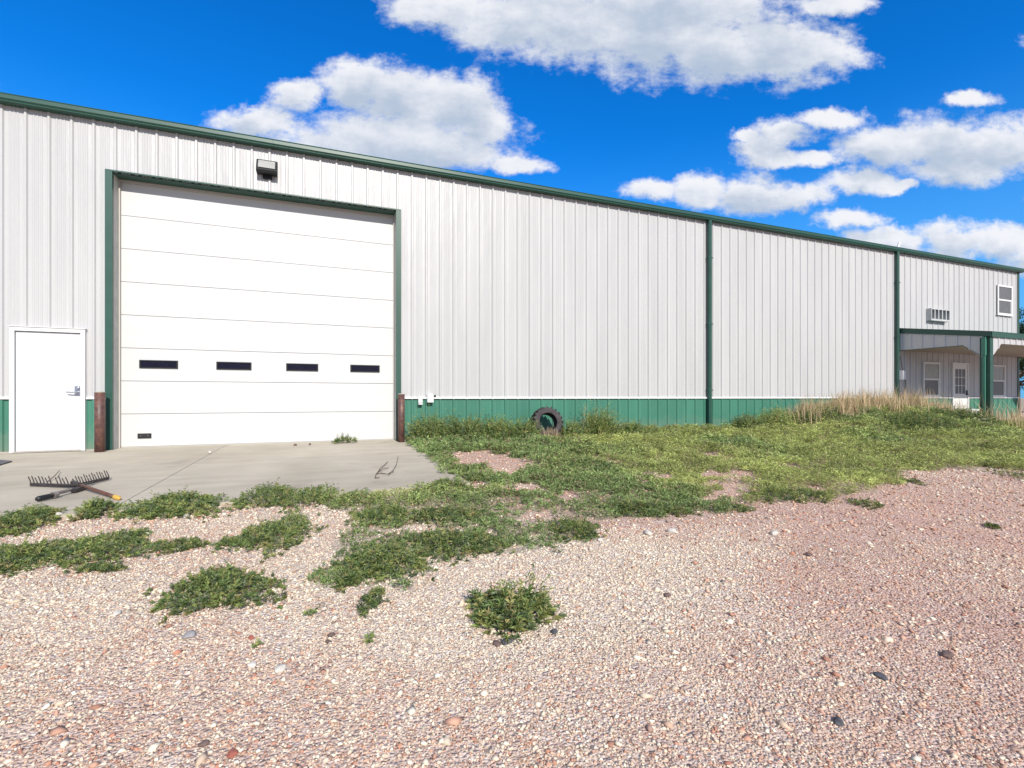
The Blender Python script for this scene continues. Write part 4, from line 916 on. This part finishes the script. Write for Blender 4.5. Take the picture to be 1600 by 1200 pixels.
# ground cover
def cover():
    n = 80000; x = rng.uniform(-1.2, 22, n*4); y = rng.uniform(-8.6, -.1, n*4)
    k = green_mask(x, y); x, y = x[k], y[k]
    px, py, zc = to_px(x, y, terr(x,y)); k = (px > -60) & (px < 1680); x, y, zc = x[k], y[k], zc[k]
    w = np.clip(6.0/zc, .24, 1)**1.2; dens = .60+.6*fbm(x,y,1.3,51)+.9*fbm(x,y,5.5,52); k = rng.uniform(0,1,len(x)) < w*np.clip(dens,.12,1); x, y, zc = x[k], y[k], zc[k]
    q = rng.permutation(len(x))[:n]; x, y, zc = x[q], y[q], zc[q]
    q = ~((x > 4.25) & (x < 5.1) & (y > -1.05)); x, y, zc = x[q], y[q], zc[q]
    n = len(x); nl = 8; s = np.clip(zc/5.0, .8, 2.1)
    az = rng.uniform(0,2*np.pi,(n,nl)); el = rng.uniform(.15,1.25,(n,nl)); dr = np.stack([np.cos(az)*np.cos(el), np.sin(az)*np.cos(el), np.sin(el)],-1)
    H = rng.uniform(.005,.045,(n,nl))*s[:,None]*(1.3+2.4*np.clip(fbm(x,y,2.6,60),-.5,1))[:,None]
    base = np.stack([np.broadcast_to(x[:,None],(n,nl)), np.broadcast_to(y[:,None],(n,nl)), base_z(x,y)[:,None]+H],-1)+rng.normal(0,.012,(n,nl,3))*s[:,None,None]*np.array([1,1,.2])
    le = .040*s[:,None]*rng.uniform(.6,1.3,(n,nl)); 
    # grassy yellow-green mown strip on the right, greyer weeds on the left
    yg = sstep(-.35,.5, fbm(x,y,.5,61)+.75*sstep(2.5,7,x)-.35+.25*fbm(x,y,2.4,62))[:,None]
    ca = np.array([.25,.34,.125]); cb = np.array([.47,.52,.175]); c = ca*(1-yg)+cb*yg
    c = c*(.55+.8*rng.uniform(0,1,(n,1)))*(1+.45*fbm(x,y,1.8,63)+.25*fbm(x,y,7,66))[:,None]
    dry = rng.uniform(0,1,n) < .09+.10*np.clip(fbm(x,y,1.1,64),0,1); c[dry] = np.array([.40,.33,.19])*rng.uniform(.7,1.1,(dry.sum(),1))
    c = np.repeat(c[:,None],nl,1)*rng.uniform(.8,1.2,(n,nl,1))
    wd = le*np.where(yg > .6, .14, .26)
    o = leaves_mesh('ground_cover', base.reshape(-1,3), dr.reshape(-1,3), le.ravel(), wd.ravel(), c.reshape(-1,3)); tag(o, 'low green weeds and grass covering the ground along the building', 'ground cover', kind='stuff')
    print('tufts', n)
cover()
def blades(name, pts, hts, cols, width, label, lean=.25):
    n = len(pts); z = terr(pts[:,0], pts[:,1]); base = np.stack([pts[:,0], pts[:,1], z],1); a = rng.uniform(0,2*np.pi,n); l = np.abs(rng.normal(0,lean,n))*hts
    mid = base+np.stack([np.cos(a)*l*.3, np.sin(a)*l*.3, hts*.6],1); tip = base+np.stack([np.cos(a)*l, np.sin(a)*l, hts],1)
    b2 = rng.uniform(0,np.pi,n); s = np.stack([np.cos(b2),np.sin(b2),np.zeros(n)],1)*width[:,None]*.5
    v = np.stack([base-s, base+s, mid+s*.8, mid-s*.8, tip],1).reshape(-1,3); k = np.arange(n)*5
    f = np.concatenate([np.stack([k,k+1,k+2],1), np.stack([k,k+2,k+3],1), np.stack([k+3,k+2,k+4],1)])
    me = mesh_np(name, v, f); cc = np.concatenate([np.repeat(cols,5,0), np.ones((n*5,1))],1); at = me.color_attributes.new('tint','FLOAT_COLOR','POINT'); at.data.foreach_set('color', cc.ravel().astype(np.float32))
    me.materials.append(M['straw']); o = bpy.data.objects.new(name, me); COL.objects.link(o); tag(o, label, 'dry grass', kind='stuff')
def drygrass():
    n = 19000; t = rng.uniform(0,1,n)
    x = 12.2+6.2*t+rng.normal(0,.3,n); y = -.35-2.0*t**1.3*rng.uniform(.2,1.0,n)-rng.uniform(0,1.2,n)*rng.uniform(0,1,n)
    y = np.minimum(y, -.2); k = ~((x > 17.55) & (y > -2.6)); x, y = x[k], y[k]; n = len(x)
    cl = fbm(x,y,2.2,71); k = rng.uniform(0,1,n) < np.clip(.55+.9*cl,.05,1); x, y = x[k], y[k]; n = len(x)
    x2 = rng.uniform(16.3,19.3,900); y2 = rng.uniform(-3.9,-2.7,900); x = np.concatenate([x,x2]); y = np.concatenate([y,y2]); n = len(x)
    h = rng.uniform(.18,.60,n)*np.where(rng.uniform(0,1,n) < .25, 1.45, 1.0)*(.75+.6*np.clip(fbm(x,y,1.2,72)+.3,0,1)); c = np.array([.66,.50,.31])*rng.uniform(.65,1.15,(n,1)); g = rng.uniform(0,1,n) < .15; c[g] = np.array([.22,.25,.10])
    blades('dry_grass', np.stack([x,y],1), h, c, rng.uniform(.006,.013,n), 'tall straw coloured dry grass on the mound before the wall and porch')
    # straw by the tyre
    n = 170; x = rng.normal(4.60,.13,n); y = rng.normal(-.62,.05,n); blades('straw_tuft', np.stack([x,y],1), rng.uniform(.12,.34,n), np.array([.55,.42,.27])*rng.uniform(.7,1.1,(n,1)), np.full(n,.009), 'straw tuft growing through the opening of the tyre', .5)
    # edge fringe of taller grass near the wall foot
    n = 2600; x = rng.uniform(1.8,17,n); y = -rng.uniform(.15,.9,n); c = np.array([.20,.24,.09])*rng.uniform(.6,1.3,(n,1)); d = rng.uniform(0,1,n) < .18; c[d] = np.array([.46,.38,.22])
    blades('wall_foot_grass', np.stack([x,y],1), rng.uniform(.06,.22,n), c, np.full(n,.009), 'longer green grass along the foot of the wainscot', .4)
drygrass()

# trees beyond the right end
def tree(x, y, h, r, label, seed):
    random.seed(seed); g = np.random.default_rng(seed)
    t = thing('tree', (x,y,-.2), label, 'tree', 'trees beyond the right end of the building')
    b = MB(); top = Vector((x+.3,y,h*.75)); b.tube([(x,y,-.3),(x+.1,y,h*.25),(x,y+.1,h*.5),top], [.28,.2,.13,.04], 8)
    ends = []
    for k in range(16):
        tt = .22+.5*random.random(); p = Vector((x,y,h*tt)); a = random.uniform(0,6.28); l = r*(.55+.4*random.random()); e = p+Vector((math.cos(a)*l, math.sin(a)*l, l*.55)); b.tube([p, p.lerp(e,.5)+Vector((0,0,-.1)), e], [.09,.06,.02], 6); ends += [e, p.lerp(e,.65)]
    b.build('trunk', mat('bark', (.10,.075,.055), .9), t)
    ce = [Vector((x+g.normal(0,r*.4), y+g.normal(0,r*.4), h*(.28+.68*g.uniform()))) for _ in range(46)]+ends
    P_ = []; 
    for c in ce:
        m = 420; q = g.normal(0,1,(m,3)); q /= np.linalg.norm(q,axis=1,keepdims=True); q *= (g.uniform(.3,1,(m,1))**.5)*r*.27*g.uniform(.6,1.2); q[:,2] *= .7; P_.append(q+np.array(c))
    P_ = np.concatenate(P_); n = len(P_); cols = np.array([.06,.095,.04])*g.uniform(.6,1.5,(n,1)); d = g.normal(0,1,(n,3))
    leaves_mesh('crown', P_, d, g.uniform(.10,.2,n), g.uniform(.05,.1,n), cols, parent=t)
tree(47.5, 9.5, 7.6, 3.0, 'green tree whose crown shows above the porch roof at the right edge', 3)
tree(44.0, 3.0, 4.6, 2.3, 'smaller tree showing below the porch roof at the right edge', 5)
